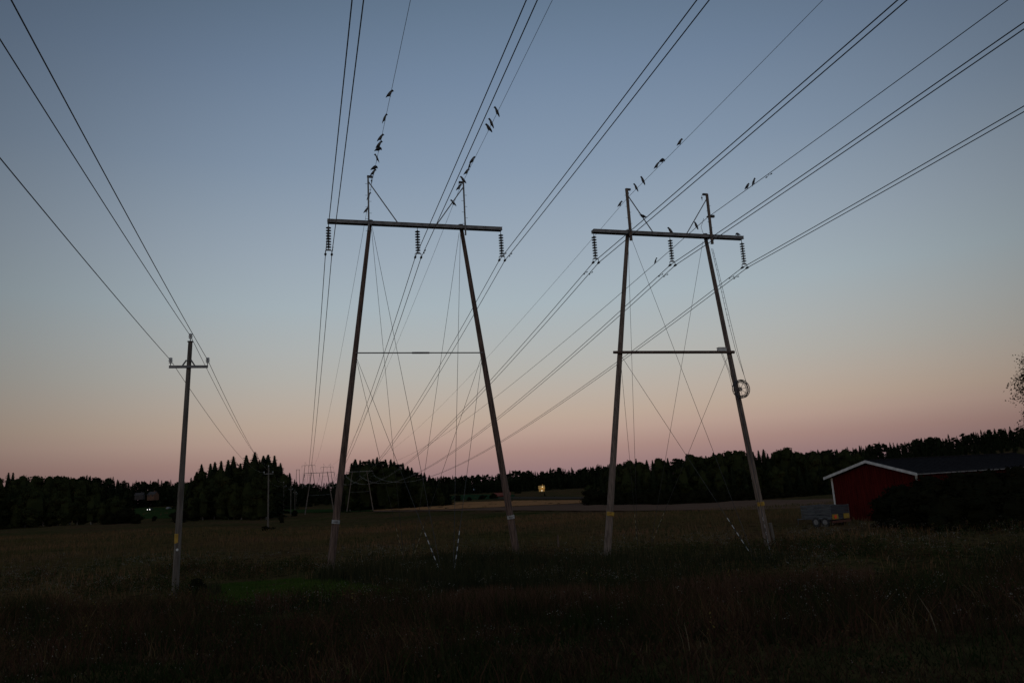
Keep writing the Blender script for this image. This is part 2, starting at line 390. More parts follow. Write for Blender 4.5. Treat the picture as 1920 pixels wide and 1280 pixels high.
# green patch
P = []
X, Y = wedge(90000, 20, 40, um=.45); k = inpatch(X, Y)[0]; X, Y = X[k], Y[k]
blades('green_grass', place(X, Y), nrs.uniform(.06, .18, len(X)), nrs.uniform(.012, .025, len(X)), .5, np.clip(nrs.normal(.5, .22, len(X)), 0, 1), g_green,
       'short bright green grass patch between the left pole and the pylon', 'grass')
# rust coloured band of grass in front of the tall weeds
X, Y = wedge(60000, 19, 27, um=.6); _, px, py = inpatch(X, Y)
k = (py > np.interp(px, [500, 800, 1100, 1400, 1600], [1128, 1130, 1128, 1100, 1085]) + cl(X, Y, .4, 9) * 3) & (py < np.interp(px, [500, 800, 1100, 1400, 1600], [1150, 1160, 1155, 1125, 1105]) + cl(X, Y, .4, 10) * 3) & (px > 480) & (px < 1640) & (nrs.uniform(size=len(X)) < np.clip(.5 + cl(X, Y, .5, 77) * .4, .03, 1))
X, Y = X[k], Y[k]
g_rust = tint_mat('rust_grass', [(0, (.05, .028, .016)), (.6, (.10, .052, .032)), (1, (.16, .10, .065))], patch=.3)
blades('rust_grass', place(X, Y), nrs.uniform(.25, .6, len(X)), nrs.uniform(.012, .026, len(X)), .35, np.clip(nrs.normal(.45, .22, len(X)), 0, 1), g_rust,
       'band of reddish brown grass in front of the dark weeds below the pylons', 'grass')
# tall dark weeds below the pylons
X, Y = wedge(75000, 22, 46, um=.78); _, px, py = inpatch(X, Y)
top = np.interp(px, [540, 620, 700, 800, 960, 1100, 1250, 1500, 1920], [1068, 1056, 1046, 1036, 1046, 1046, 1040, 1034, 1018])
bot = np.interp(px, [540, 620, 720, 800, 960, 1100, 1250, 1500, 1920], [1076, 1088, 1094, 1112, 1124, 1118, 1110, 1080, 1056])
c = cl(X, Y, .3, 12)
soft = np.clip((py - top - 4 + c * 7) / 16, 0, 1) * np.clip((bot + 4 + c * 9 - py) / 16, 0, 1)
k = (nrs.uniform(size=len(X)) < soft * np.where(px < 1010, .75 + .2 * c, .3 + .22 * c)) & (px > 545 + c * 10)
k |= (nrs.uniform(size=len(X)) < .8) & (((px - 375) / 34) ** 2 + ((py - 1106) / 17) ** 2 < 1 + .5 * c)
X, Y, c = X[k], Y[k], c[k]
blades('tall_weeds', place(X, Y), nrs.uniform(.3, .95, len(X)) * np.clip(.8 + c * .22, .35, 1.25) * np.clip(.55 + .45 * soft[k], .4, 1), nrs.uniform(.02, .045, len(X)), .35, np.clip(nrs.normal(.4, .22, len(X)), 0, 1), g_weed,
       'dark tall nettles and weeds crowding the feet of the pylons', 'weeds')
# leafy herbs with yellow and pale leaves on the near slope
def herbs(n, y0, y1, hs, leafs, name, label, seed, pale=False):
    X, Y = wedge(n, y0, y1, power=.8); ok = ~inpatch(X, Y)[0]; X, Y = X[ok], Y[ok]; c = cl(X, Y, .5, seed)
    c = c + cl(X, Y, 1.7, seed + 1) * .8; k = nrs.uniform(size=len(X)) < np.clip(.22 + c * .42, .02, 1); X, Y = X[k], Y[k]; n = len(X)
    H = nrs.uniform(hs[0], hs[1], n); L = leafs
    base = np.repeat(place(X, Y), L, 0); hh = np.repeat(H, L); tt = np.tile(np.linspace(.25, 1, L), n) if not pale else nrs.uniform(.85, 1.05, n * L)
    lean = np.repeat(nrs.uniform(-.25, .25, (n, 2)), L, 0)
    a = nrs.uniform(0, 2 * math.pi, n * L); rr = nrs.uniform(.02, .10, n * L) * (1.5 if pale else 1)
    C = base + np.stack([lean[:, 0] * hh * tt + np.cos(a) * rr, lean[:, 1] * hh * tt + np.sin(a) * rr, hh * tt], -1)
    sz = nrs.uniform(.012, .035, n * L) * (.45 if pale else 1) * (np.repeat(Y, L) / 14) ** .5
    d1 = nrs.normal(size=(n * L, 3)); d1 /= np.linalg.norm(d1, axis=1)[:, None]
    d2 = np.cross(d1, nrs.normal(size=(n * L, 3))); d2 /= np.linalg.norm(d2, axis=1)[:, None]
    V = np.stack([C - d1 * sz[:, None], C - d2 * sz[:, None] * .5, C + d1 * sz[:, None], C + d2 * sz[:, None] * .5], 1).reshape(-1, 3)
    Fq = np.arange(n * L * 4).reshape(-1, 4)
    tint = np.clip(np.repeat(nrs.normal(.5, .25, n), L) + nrs.normal(0, .1, n * L), 0, 1)
    m = g_leaf if not pale else g_pale
    ob = np_mesh(name, V, Fq, tint, m); tag(ob, label, 'wild plants', kind='stuff')
g_pale = tint_mat('seed_heads', [(0, (.09, .08, .065)), (.7, (.20, .18, .15)), (1, (.36, .34, .29))], patch=.2)
herbs(26000, 5, 42, (.15, .7), 11, 'meadow_herbs', 'leafy herbs with some yellowed leaves scattered over the near slope', 21)
herbs(9000, 6, 48, (.35, .8), 7, 'seed_heads', 'pale dry seed heads dotted over the near slope', 31, pale=True)

# ---------------------------------------------------------------- trees
def norm(v): return v / np.maximum(np.linalg.norm(v, axis=-1, keepdims=True), 1e-6)
def quadsat(C, D1, D2, s1, s2):
    V = np.stack([C - D1 * s1[:, None], C - D2 * s2[:, None], C + D1 * s1[:, None], C + D2 * s2[:, None]], 1).reshape(-1, 3)
    return V, np.arange(len(C) * 4).reshape(-1, 4)
def core_quads(pts, r_, prof, n=9):
    """inner mass of a crown: closed ring quads, jittered"""
    V = []; F = []
    for i, (z, r) in enumerate(prof):
        for k in range(n):
            a = 2 * math.pi * k / n; q = r * r_.uniform(.75, 1.15); V.append((pts[0] + q * math.cos(a), pts[1] + q * math.sin(a), z + r_.normal() * r * .08))
    out = []
    for i in range(len(prof) - 1):
        for k in range(n): out += [V[i * n + k], V[i * n + (k + 1) % n], V[(i + 1) * n + (k + 1) % n], V[(i + 1) * n + k]]
    return np.array(out)
def spruce_arr(seed, H=16, Rb=2.9, lv=38, nb=15, sub=4):
    r_ = np.random.RandomState(seed); C = []; D1 = []; D2 = []; s1 = []; s2 = []; pw = r_.uniform(.72, .9)
    for i in range(lv):
        t = (i + .4) / lv; z = H * (.03 + .96 * t); rad = Rb * (1 - t) ** pw * r_.uniform(.8, 1.12) + .12
        for b in range(max(5, int(nb * (1 - .5 * t)))):
            a = r_.uniform(0, 2 * math.pi); rr = rad * r_.uniform(.6, 1.15)
            for k in range(sub):
                q = (k + r_.uniform(.3, 1)) / sub; x = rr * q
                zz = z - x * .40 + (q ** 2) * rr * .12
                C.append((x * math.cos(a), x * math.sin(a), zz)); D1.append((math.cos(a), math.sin(a), -.35 + r_.normal() * .15))
                D2.append((-math.sin(a) + r_.normal() * .2, math.cos(a) + r_.normal() * .2, r_.normal() * .5)); w = rr / sub
                s1.append(w * r_.uniform(.7, 1.0) + .05); s2.append((.15 + .36 * w) * r_.uniform(.7, 1.3))
    C = np.array(C); V, Fq = quadsat(C, norm(np.array(D1)), norm(np.array(D2)), np.array(s1), np.array(s2))
    K = core_quads((0, 0), r_, [(H * t, Rb * .62 * (1 - t) ** pw + .03) for t in (.02, .12, .25, .4, .55, .7, .83, .93, .985)])
    V = np.vstack([V, K]); Fq = np.arange(len(V)).reshape(-1, 4)
    return V, Fq, np.clip(r_.normal(.45, .2, len(Fq)), 0, 1)
def decid_arr(seed, H=14, Rc=3.6, n=1500, low=.22, lobes=12, leaf=.28, pine=False):
    r_ = np.random.RandomState(seed); L = []
    for k in range(lobes):
        t = low + (.88 - low) * (k + r_.uniform(0, 1)) / lobes; env = math.sin(math.pi * min(1, max(.10, .16 + .84 * (t - low) / (1.06 - low)))) ** .55
        a = r_.uniform(0, 2 * math.pi); q = r_.uniform(.15, .72) * env * Rc
        L.append((q * math.cos(a), q * math.sin(a), t * H, Rc * r_.uniform(.26, .46) * (.5 + .5 * env)))
    L.append((0, 0, H * .9, Rc * .30)); L = np.array(L)
    w = L[:, 3] ** 2; idx = r_.choice(len(L), n, p=w / w.sum())
    d = norm(r_.normal(size=(n, 3))); rr = r_.uniform(.35, 1.25, n) ** .6
    C = L[idx, :3] + d * (L[idx, 3] * rr)[:, None] * np.array([1, 1, .85 if not pine else .55])
    D1 = norm(r_.normal(size=(n, 3))); D2 = norm(np.cross(D1, r_.normal(size=(n, 3))))
    s = r_.uniform(.6, 1.4, n) * leaf
    V, Fq = quadsat(C, D1, D2, s, s * .6)
    K = [core_quads((x, y), r_, [(z + q * zz * (.8 if not pine else .5), q * .72 * math.sqrt(max(.02, 1 - zz * zz))) for zz in (-.98, -.6, 0, .6, .98)], 7) for x, y, z, q in L]
    if not pine: K.append(core_quads((0, 0), r_, [(H * t, Rc * .5 * math.sin(math.pi * (.12 + .85 * t)) ** .6) for t in (max(low, .02), .2, .4, .6, .8, .92)]))
    K = np.vstack(K); tl = r_.uniform(-.2, .2, len(L)); tint = np.clip(r_.normal(.42, .16, n) + tl[idx], 0, 1)
    V = np.vstack([V, K]); Fq = np.arange(len(V)).reshape(-1, 4); tint = np.concatenate([tint, np.clip(r_.normal(.38, .12, len(Fq) - n), 0, 1)])
    return V, Fq, tint, L
def trunk_mb(H, r0, L=None, seed=0, bare=.9):
    r_ = random.Random(seed); mb = MB()
    pts = [(r_.uniform(-.1, .1) * i * .4, r_.uniform(-.1, .1) * i * .4, H * bare * i / 5 - (.3 if i == 0 else 0)) for i in range(6)]
    mb.tube(pts, [r0 * (1 - .16 * i) for i in range(6)], 7)
    if L is not None:
        for (x, y, z, q) in L[:9]:
            z0 = max(.15 * H, z - math.hypot(x, y) * 1.2 - .5); k = min(4, int(z0 / (H * bare) * 5)); p = Vector(pts[k])
            mb.tube([(p.x, p.y, z0), ((p.x + x) / 2, (p.y + y) / 2, (z0 + z) / 2 + .2), (x, y, z)], [r0 * .35, r0 * .22, r0 * .08], 5)
    return mb
PROTO = {}
HIDE = []
def proto(kind, i, V, Fq, tint, trunk, mleaf, mtrunk, H, name, branchname='trunk'):
    cr = np_mesh('crown', V, Fq, tint, mleaf); tr = trunk.build('trunk', mtrunk)
    PROTO[(kind, i)] = (cr.data, tr.data, H, name); bpy.data.objects.remove(cr); bpy.data.objects.remove(tr)
for i in range(4):
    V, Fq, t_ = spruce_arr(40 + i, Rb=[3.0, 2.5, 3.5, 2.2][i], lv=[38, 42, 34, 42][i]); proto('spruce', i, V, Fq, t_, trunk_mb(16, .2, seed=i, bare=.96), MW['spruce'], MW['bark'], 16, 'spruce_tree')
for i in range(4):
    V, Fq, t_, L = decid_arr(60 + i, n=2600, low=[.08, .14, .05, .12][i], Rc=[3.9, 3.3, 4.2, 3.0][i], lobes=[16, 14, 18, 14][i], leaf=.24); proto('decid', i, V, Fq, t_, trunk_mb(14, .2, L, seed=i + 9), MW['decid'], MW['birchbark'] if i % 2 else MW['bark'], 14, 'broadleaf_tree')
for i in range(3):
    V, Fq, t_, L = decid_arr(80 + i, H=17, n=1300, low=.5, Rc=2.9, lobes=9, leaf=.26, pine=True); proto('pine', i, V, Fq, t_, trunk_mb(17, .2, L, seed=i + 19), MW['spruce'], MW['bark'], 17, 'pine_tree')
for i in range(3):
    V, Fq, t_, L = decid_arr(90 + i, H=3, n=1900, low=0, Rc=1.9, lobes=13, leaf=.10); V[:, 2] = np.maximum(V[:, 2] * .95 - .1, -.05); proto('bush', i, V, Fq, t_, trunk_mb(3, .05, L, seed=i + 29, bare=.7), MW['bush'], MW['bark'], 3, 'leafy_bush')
def tree(kind, i, x, y, h, label, group=None, wide=1.0, cat=None, z=None, rz=None):
    cr, tr, H, name = PROTO[(kind, i)]
    o = empty(name, (x, y, gzf(x, y) if z is None else z), rnd.uniform(0, 6.28) if rz is None else rz); s = h / H
    o.scale = (s * wide, s * wide, s)
    tag(o, label, cat or ('bush' if kind == 'bush' else 'tree'), group)
    for n_, d in (('trunk', tr), ('crown', cr)):
        c_ = bpy.data.objects.new(n_, d); COL.objects.link(c_); c_.parent = o
    return o
def tree_px(kind, i, px, top, Y, label, group=None, wide=1.0, rz=None):
    d = ray(px, top); x = d[0] * Y; h = d[2] * Y - gzf(x, Y)
    return tree(kind, i, x, Y, max(h, .4), label, group, wide, rz=rz)
def skyline(pts): xs, ys = zip(*pts); return lambda p: float(np.interp(p, xs, ys))

# wood at the left edge
sk = skyline([(-60, 888), (0, 885), (28, 881), (50, 889), (70, 886), (95, 884), (120, 885), (150, 893), (185, 902), (215, 905), (240, 915), (262, 935)])
GL = 'trees of the dark wood at the left edge'
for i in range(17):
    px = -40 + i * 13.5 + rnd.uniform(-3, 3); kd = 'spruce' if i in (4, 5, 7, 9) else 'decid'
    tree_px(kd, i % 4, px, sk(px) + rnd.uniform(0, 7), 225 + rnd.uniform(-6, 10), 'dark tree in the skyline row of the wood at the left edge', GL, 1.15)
for i in range(20):
    px = -50 + i * 15 + rnd.uniform(-4, 4)
    tree_px('decid', i % 4, px, sk(px) + rnd.uniform(18, 45), 205 + rnd.uniform(-6, 6), 'lower dark broadleaf tree at the front of the wood at the left edge', 'front trees of the left wood', 1.45)
for px, top, Y, w in ((235, 951, 190, 1.5), (258, 962, 180, 1.2), (290, 966, 200, 1.0), (205, 958, 185, 1.3)):
    tree_px('bush', int(px) % 3, px, top, Y, {235: 'big round dark bush at the right end of the left wood', 258: 'low dark bush right of the big round bush at the left wood', 290: 'small lone bush in front of the green meadow left of the near pole', 205: 'dark bush left of the big round bush at the left wood'}[px], wide=w)
# grove left of the near pylon
GG = 'trees of the grove between the left pole and the near pylon'
for px, top, k in ((378, 868, 0), (395, 867, 1), (403, 864, 3), (415, 862, 1), (428, 860, 3), (438, 853, 0), (462, 851, 2), (478, 845, 0), (494, 852, 2), (503, 850, 2), (515, 852, 1), (526, 866, 0), (543, 885, 3)):
    lb = {478: 'tallest pointed spruce on top of the left grove, touching the wires', 438: 'tall pointed spruce left of the tallest one in the left grove', 378: 'leftmost pointed spruce rising from the left shoulder of the grove',
          515: 'pointed spruce just right of the tallest one in the left grove', 543: 'last small spruce on the right flank of the left grove', 395: 'slim spruce tip second from the left over the grove'}.get(px)
    tree_px('spruce', k, px, top, (196 if px < 512 else 395) + rnd.uniform(-5, 8), lb or 'spruce with a pointed top in the skyline of the left grove', None if lb else GG, 1.5 if k != 3 else 1.7)
sk = skyline([(345, 902), (355, 893), (365, 884), (380, 878), (400, 874), (430, 868), (450, 866), (470, 858), (500, 856), (517, 864), (530, 882), (545, 893), (560, 900)])
for i in range(20):
    px = 350 + i * 10.3 + rnd.uniform(-3, 3)
    tree_px('spruce' if i % 3 else 'decid', i % 4, px, sk(px) + rnd.uniform(0, 6), (190 if px < 512 else 388) + rnd.uniform(-4, 12), 'dark tree in the body of the grove between left pole and pylon', GG, 1.25)
for i in range(16):
    px = 345 + i * 12.0 + rnd.uniform(-3, 3)
    tree_px('decid', i % 4, px, sk(px) + rnd.uniform(28, 52), (180 if px < 505 else 380) + rnd.uniform(-4, 4), 'lower broadleaf tree at the front edge of the left grove', 'front trees of the left grove', 1.4)
for px, top, Y, w, lb in ((335, 955, 165, 1.5, 'dark bush at the left foot of the grove'), (368, 960, 170, 1.4, 'dark bush in the field edge behind the near pole'), (528, 962, 150, .7, 'small round bush beside the row of thin poles'), (552, 955, 200, 1, 'bush at the foot of the last poles of the thin row'),
                          (498, 985, 112, 1.9, 'low dark bush at the foot of the second small pole'), (512, 987, 114, 1.5, 'low scrub right of the second small pole'), (370, 1082, 27.5, 1.3, 'dark weedy bush beside the foot of the nearest small pole'),):
    tree_px('bush', int(px) % 3, px, top, Y, lb, wide=w)
# grove behind, between the near pylon's legs
GM = 'trees of the round grove seen between the legs of the near pylon'
sk2 = skyline([(640, 900), (650, 882), (660, 864), (672, 858), (690, 858), (715, 857), (730, 860), (748, 866), (768, 873), (787, 885), (802, 889), (825, 899), (845, 915)])
for i in range(24):
    px = 650 + i * 8.1 + rnd.uniform(-2, 2)
    tree_px('spruce' if i % 4 else 'pine', i % 3, px, sk2(px) + rnd.uniform(-3, 3), 300 + rnd.uniform(-6, 8), 'dark conifer in the skyline of the round grove behind the near pylon', GM, 1.7)
for i in range(22):
    px = 648 + i * 9.0 + rnd.uniform(-2, 2)
    tree_px('spruce' if i % 3 == 0 else 'decid', i % 4, px, sk2(px) + rnd.uniform(5, 22), 286 + rnd.uniform(-5, 5), 'lower dark tree in the front of the round grove behind the near pylon', 'front trees of the round grove', 1.5)
tree_px('decid', 2, 735, 882, 276, 'yellowish round broadleaf tree in front of the round grove', wide=1.3)
# wood behind the right pylon
GR = 'trees of the long dark wood behind the right pylon'
sk3 = skyline([(1140, 868), (1150, 866), (1165, 862), (1175, 858), (1190, 855), (1215, 857), (1240, 856), (1275, 853), (1290, 849), (1330, 848), (1350, 843), (1375, 836), (1390, 839), (1405, 846), (1420, 836), (1440, 843), (1456, 836), (1475, 837), (1490, 844), (1530, 843), (1560, 842), (1640, 838)])
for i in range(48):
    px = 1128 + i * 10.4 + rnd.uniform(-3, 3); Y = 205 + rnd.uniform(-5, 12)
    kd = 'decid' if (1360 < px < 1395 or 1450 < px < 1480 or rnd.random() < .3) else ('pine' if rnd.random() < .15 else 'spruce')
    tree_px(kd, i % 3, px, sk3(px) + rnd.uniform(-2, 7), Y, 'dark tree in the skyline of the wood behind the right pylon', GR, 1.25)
for i in range(40):
    px = 1105 + i * 11.6 + rnd.uniform(-3, 3)
    tree_px('spruce' if i % 3 else 'decid', i % 4, px, max(sk3(px) + rnd.uniform(16, 40), 872 if px > 1150 else 895), 192 + rnd.uniform(-4, 5), 'lower dark tree on the field edge of the wood behind the right pylon', 'front trees of the right wood', 1.45)
for i in range(26):
    px = 1112 + i * 17 + rnd.uniform(-4, 4)
    tree_px('bush', i % 3, px, 918 + rnd.uniform(-6, 6), 186, 'dark undergrowth bush at the foot of the wood behind the right pylon', 'undergrowth at the foot of the right wood', 1.5)
# far woods, each one read as a single mass
def mass(name, label, specs, mleaf=None):
    Vs, Fs, Ts, o = [], [], [], 0
    for (kind, x, y, h, wd) in specs:
        cr, tr, H, _n = PROTO[kind]; n = len(cr.vertices); co = np.empty(n * 3, np.float32); cr.vertices.foreach_get('co', co); co = co.reshape(-1, 3)
        tn = np.empty(len(cr.polygons), np.float32); cr.attributes['tint'].data.foreach_get('value', tn)
        step = 3; q = nrs.permutation(len(tn))[:len(tn) // step]
        co = co.reshape(-1, 4, 3)[q]; mid = co.mean(1, keepdims=True); co = mid + (co - mid) * 1.6; co = co.reshape(-1, 3)
        a = nrs.uniform(0, 6.28); c_, s_ = math.cos(a), math.sin(a); k = h / H
        P = np.stack([(co[:, 0] * c_ - co[:, 1] * s_) * k * wd + x, (co[:, 0] * s_ + co[:, 1] * c_) * k * wd + y, co[:, 2] * k + gzf(x, y)], -1)
        Vs.append(P); Fs.append(np.arange(len(P)).reshape(-1, 4) + o); Ts.append(tn[q]); o += len(P)
    ob = np_mesh(name, np.vstack(Vs), np.vstack(Fs), np.concatenate(Ts), mleaf or MW['spruce'])
    tag(ob, label, 'woodland', kind='stuff'); return ob
def specs(x0, x1, sky, Ya, Yb, n, kinds, drop=20, minh=5):
    out = []
    for i in range(n):
        px = x0 + (x1 - x0) * (i + rnd.random()) / n; q = rnd.random() ** 1.3; Y = Ya + (Yb - Ya) * (1 - q)
        top = sky(px) + rnd.uniform(-1.5, 3) + q * drop; d = ray(px, top); x = d[0] * Y; h = d[2] * Y - gzf(x, Y)
        if h < minh: h = minh
        out.append((kinds[rnd.randrange(len(kinds))], x, Y, min(h, 30), 1.3 if h < 18 else 1.1))
    return out
SPK = [('spruce', 0), ('spruce', 1), ('spruce', 3), ('pine', 0), ('pine', 1), ('decid', 1)]
skA = skyline([(100, 886), (170, 886), (200, 892), (250, 898), (300, 897), (350, 899), (560, 898), (600, 902), (660, 900)])
mass('distant_wood', 'far dark ridge of forest behind the left wood and the grove', specs(90, 660, skA, 560, 640, 230, SPK, 14) + specs(330, 670, lambda p: skA(p) + 8, 440, 520, 170, SPK, 26, 9))
skB = skyline([(790, 892), (850, 889), (900, 887), (940, 885), (958, 880), (975, 877), (1000, 883), (1015, 880), (1030, 877), (1060, 873), (1080, 877), (1110, 869), (1130, 867), (1160, 866), (1200, 862)])
mass('forest_edge', 'far forest across the fields between the two pylons', specs(780, 1200, skB, 640, 720, 250, SPK, 12) + specs(780, 1200, lambda p: skB(p) + 14, 600, 640, 150, SPK, 12, 9))
skC = skyline([(1420, 846), (1560, 841), (1600, 834), (1680, 824), (1760, 815), (1850, 803), (1920, 798), (2050, 790)])
mass('hill_forest', 'forest covering the hill behind the red barn', specs(1480, 2030, skC, 430, 560, 210, SPK, 14) + specs(1480, 2030, skyline([(1480, 856), (2030, 836)]), 330, 420, 210, SPK, 22))
mass('backing_wood', 'depths of the long wood behind the right pylon', specs(1125, 1640, lambda p: sk3(p) + 8, 222, 260, 80, SPK, 30, 8))
# trees and bushes in the middle distance, in front of the far forest
for kd, px, top, Y, w, lb in (('spruce', 1021, 922, 420, 1.9, 'rounded dark conifer in the fields below the yellow house'), ('bush', 990, 930, 410, 1.2, 'small dark tree in the fields left of the yellow house'), ('bush', 905, 927, 420, 2.2, 'dark thicket beside the green field'),
                              ('bush', 925, 924, 425, 1.6, 'taller dark thicket left of the distant red roof'), ('bush', 858, 927, 400, 1.3, 'small dark clump at the left end of the green field'), ('bush', 880, 931, 395, 1.8, 'low bushes below the green field'),
                              ('bush', 960, 940, 300, 1.5, 'bush on the edge of the ripe grain'), ('bush', 975, 934, 380, 1.7, 'wide bush above the ripe grain field'), ('bush', 1040, 936, 380, 1.5, 'low brown bush right of the rounded conifer'),
                              ('bush', 1098, 931, 330, 1.8, 'bush at the right end of the grain field'), ('bush', 1120, 925, 250, 1.6, 'dark bush at the left end of the right wood'), ('bush', 940, 916, 560, 2.4, 'dark shrubs by the distant farmyard'), ('bush', 970, 918, 540, 2.2, 'dark shrubs left of the yellow house')):
    tree_px(kd, int(px) % 3, px, top, Y, lb, wide=w)
# birch whose hanging twigs reach in at the right edge
def birch():
    r_ = np.random.RandomState(5); base = at(1985, 800, 34); x, y = base.x, base.y; z0 = gzf(x, y)
    root = empty('birch_tree', (x, y, z0)); tag(root, 'birch reaching in from the right edge with thin hanging twigs', 'tree')
    mb = MB(); top = 8.6
    mb.tube([(0, 0, -.3), (.05, 0, 2), (-.05, 0, 5), (.05, .05, 7.2), (0, 0, top)], [.14, .12, .09, .05, .02], 8); mb.build('trunk', MW['birchbark'], root)
    C = []; tw = MB()
    for (px, py, k) in ((1893, 720, 1), (1898, 742, 1), (1903, 716, 1), (1912, 708, 1), (1917, 728, 1), (1925, 700, 1), (1940, 712, 1), (1908, 738, 1), (1918, 745, 1), (1912, 678, .6), (1917, 664, .5), (1921, 690, .7), (1935, 665, 1), (1930, 640, .6), (1950, 680, 1), (1914, 775, .5), (1920, 790, .7), (1930, 770, 1), (1945, 800, 1), (1935, 830, 1), (1915, 806, .6), (1905, 806, .4), (1960, 740, 1), (1975, 640, 1), (2000, 620, 1), (2010, 700, 1), (1995, 760, 1)):
        p = at(px, py, 34 + r_.uniform(-.8, .8)) - Vector((x, y, z0)); tz = min(top - .3, p.z + .5 + .3 * abs(p.x))
        s_ = Vector((0, 0, max(1.5, tz - .7 * abs(p.x) * .5))); mid = (s_ + p) / 2 + Vector((0, 0, .35))
        tw.tube([s_, mid, p, p + Vector((r_.uniform(-.05, .05), 0, -.35))], [.02, .012, .006, .004], 4)
        for q in range(int(120 * k)):
            t_ = r_.uniform(.0, 1); b_ = (mid.lerp(p, t_)) + Vector((r_.normal() * .12, r_.normal() * .25, r_.normal() * .1 - r_.uniform(0, .42) * t_))
            C.append(b_)
    tw.build('branches', MW['bark'], root)
    C = np.array([tuple(c_) for c_ in C]); n = len(C); D1 = norm(r_.normal(size=(n, 3))); D2 = norm(np.cross(D1, r_.normal(size=(n, 3)))); s = r_.uniform(.025, .055, n)
    V, Fq = quadsat(C, D1, D2, s, s * .7); np_mesh('crown', V, Fq, np.clip(r_.normal(.3, .2, n), 0, 1), MW['decid'], parent=root)
birch()

# ---------------------------------------------------------------- power pylons
AZ = 0.2856
ARM = Vector((math.cos(AZ), math.sin(AZ), 0)); LINE = Vector((-math.sin(AZ), math.cos(AZ), 0)); UP = Vector((0, 0, 1))
def leg_line(top, bot, r0, r1, n=10, over=.25):
    d = (top - bot).normalized(); pts = [bot - d * .5 + (top + d * over - bot + d * .5) * (i / 8) for i in range(9)]
    return pts, [r1 + (r0 - r1) * i / 8 for i in range(9)]
def insulator(p, nd, root, spacing=.15, rd=.14, drop=.16):
    """string of discs hanging from p; returns the height of the conductor clamps"""
    mb = MB(); mb.tube([p, p - UP * drop], .018, 6); z = drop
    for k in range(nd):
        c = p - UP * z
        mb.lathe(c, [(.03, 0), (.045, -.02), (.05, -.05), (rd, -.075), (rd, -.09), (.05, -.085), (.025, -.11), (.02, -spacing)], 12)
        z += spacing
    o = mb.build('insulator_string', MW['glass'], root)
    y = MB(); q = p - UP * z
    y.tube([q + UP * .03, q - UP * .08], .02, 6)
    y.add([q - ARM * .17 - UP * .13 - LINE * .012, q + ARM * .17 - UP * .13 - LINE * .012, q + ARM * .10 - UP * .04 - LINE * .012, q - ARM * .10 - UP * .04 - LINE * .012,
           q - ARM * .17 - UP * .13 + LINE * .012, q + ARM * .17 - UP * .13 + LINE * .012, q + ARM * .10 - UP * .04 + LINE * .012, q - ARM * .10 - UP * .04 + LINE * .012],
          [(0, 1, 2, 3), (7, 6, 5, 4), (0, 4, 5, 1), (1, 5, 6, 2), (2, 6, 7, 3), (3, 7, 4, 0)])
    y.build('yoke_plate', MW['steel'], o)
    for s in (-1, 1):
        cmb = MB(); b = q + ARM * .16 * s - UP * .12
        cmb.tube([b, b - UP * .16], .018, 6); c = b - UP * .2
        cmb.tube([c - LINE * .18 - UP * .02, c - LINE * .06, c + LINE * .06, c + LINE * .18 - UP * .02], [.022, .062, .062, .022], 8)
        cmb.build('wire_clamp', MW['dsteel'], o)
    return q.z - .32
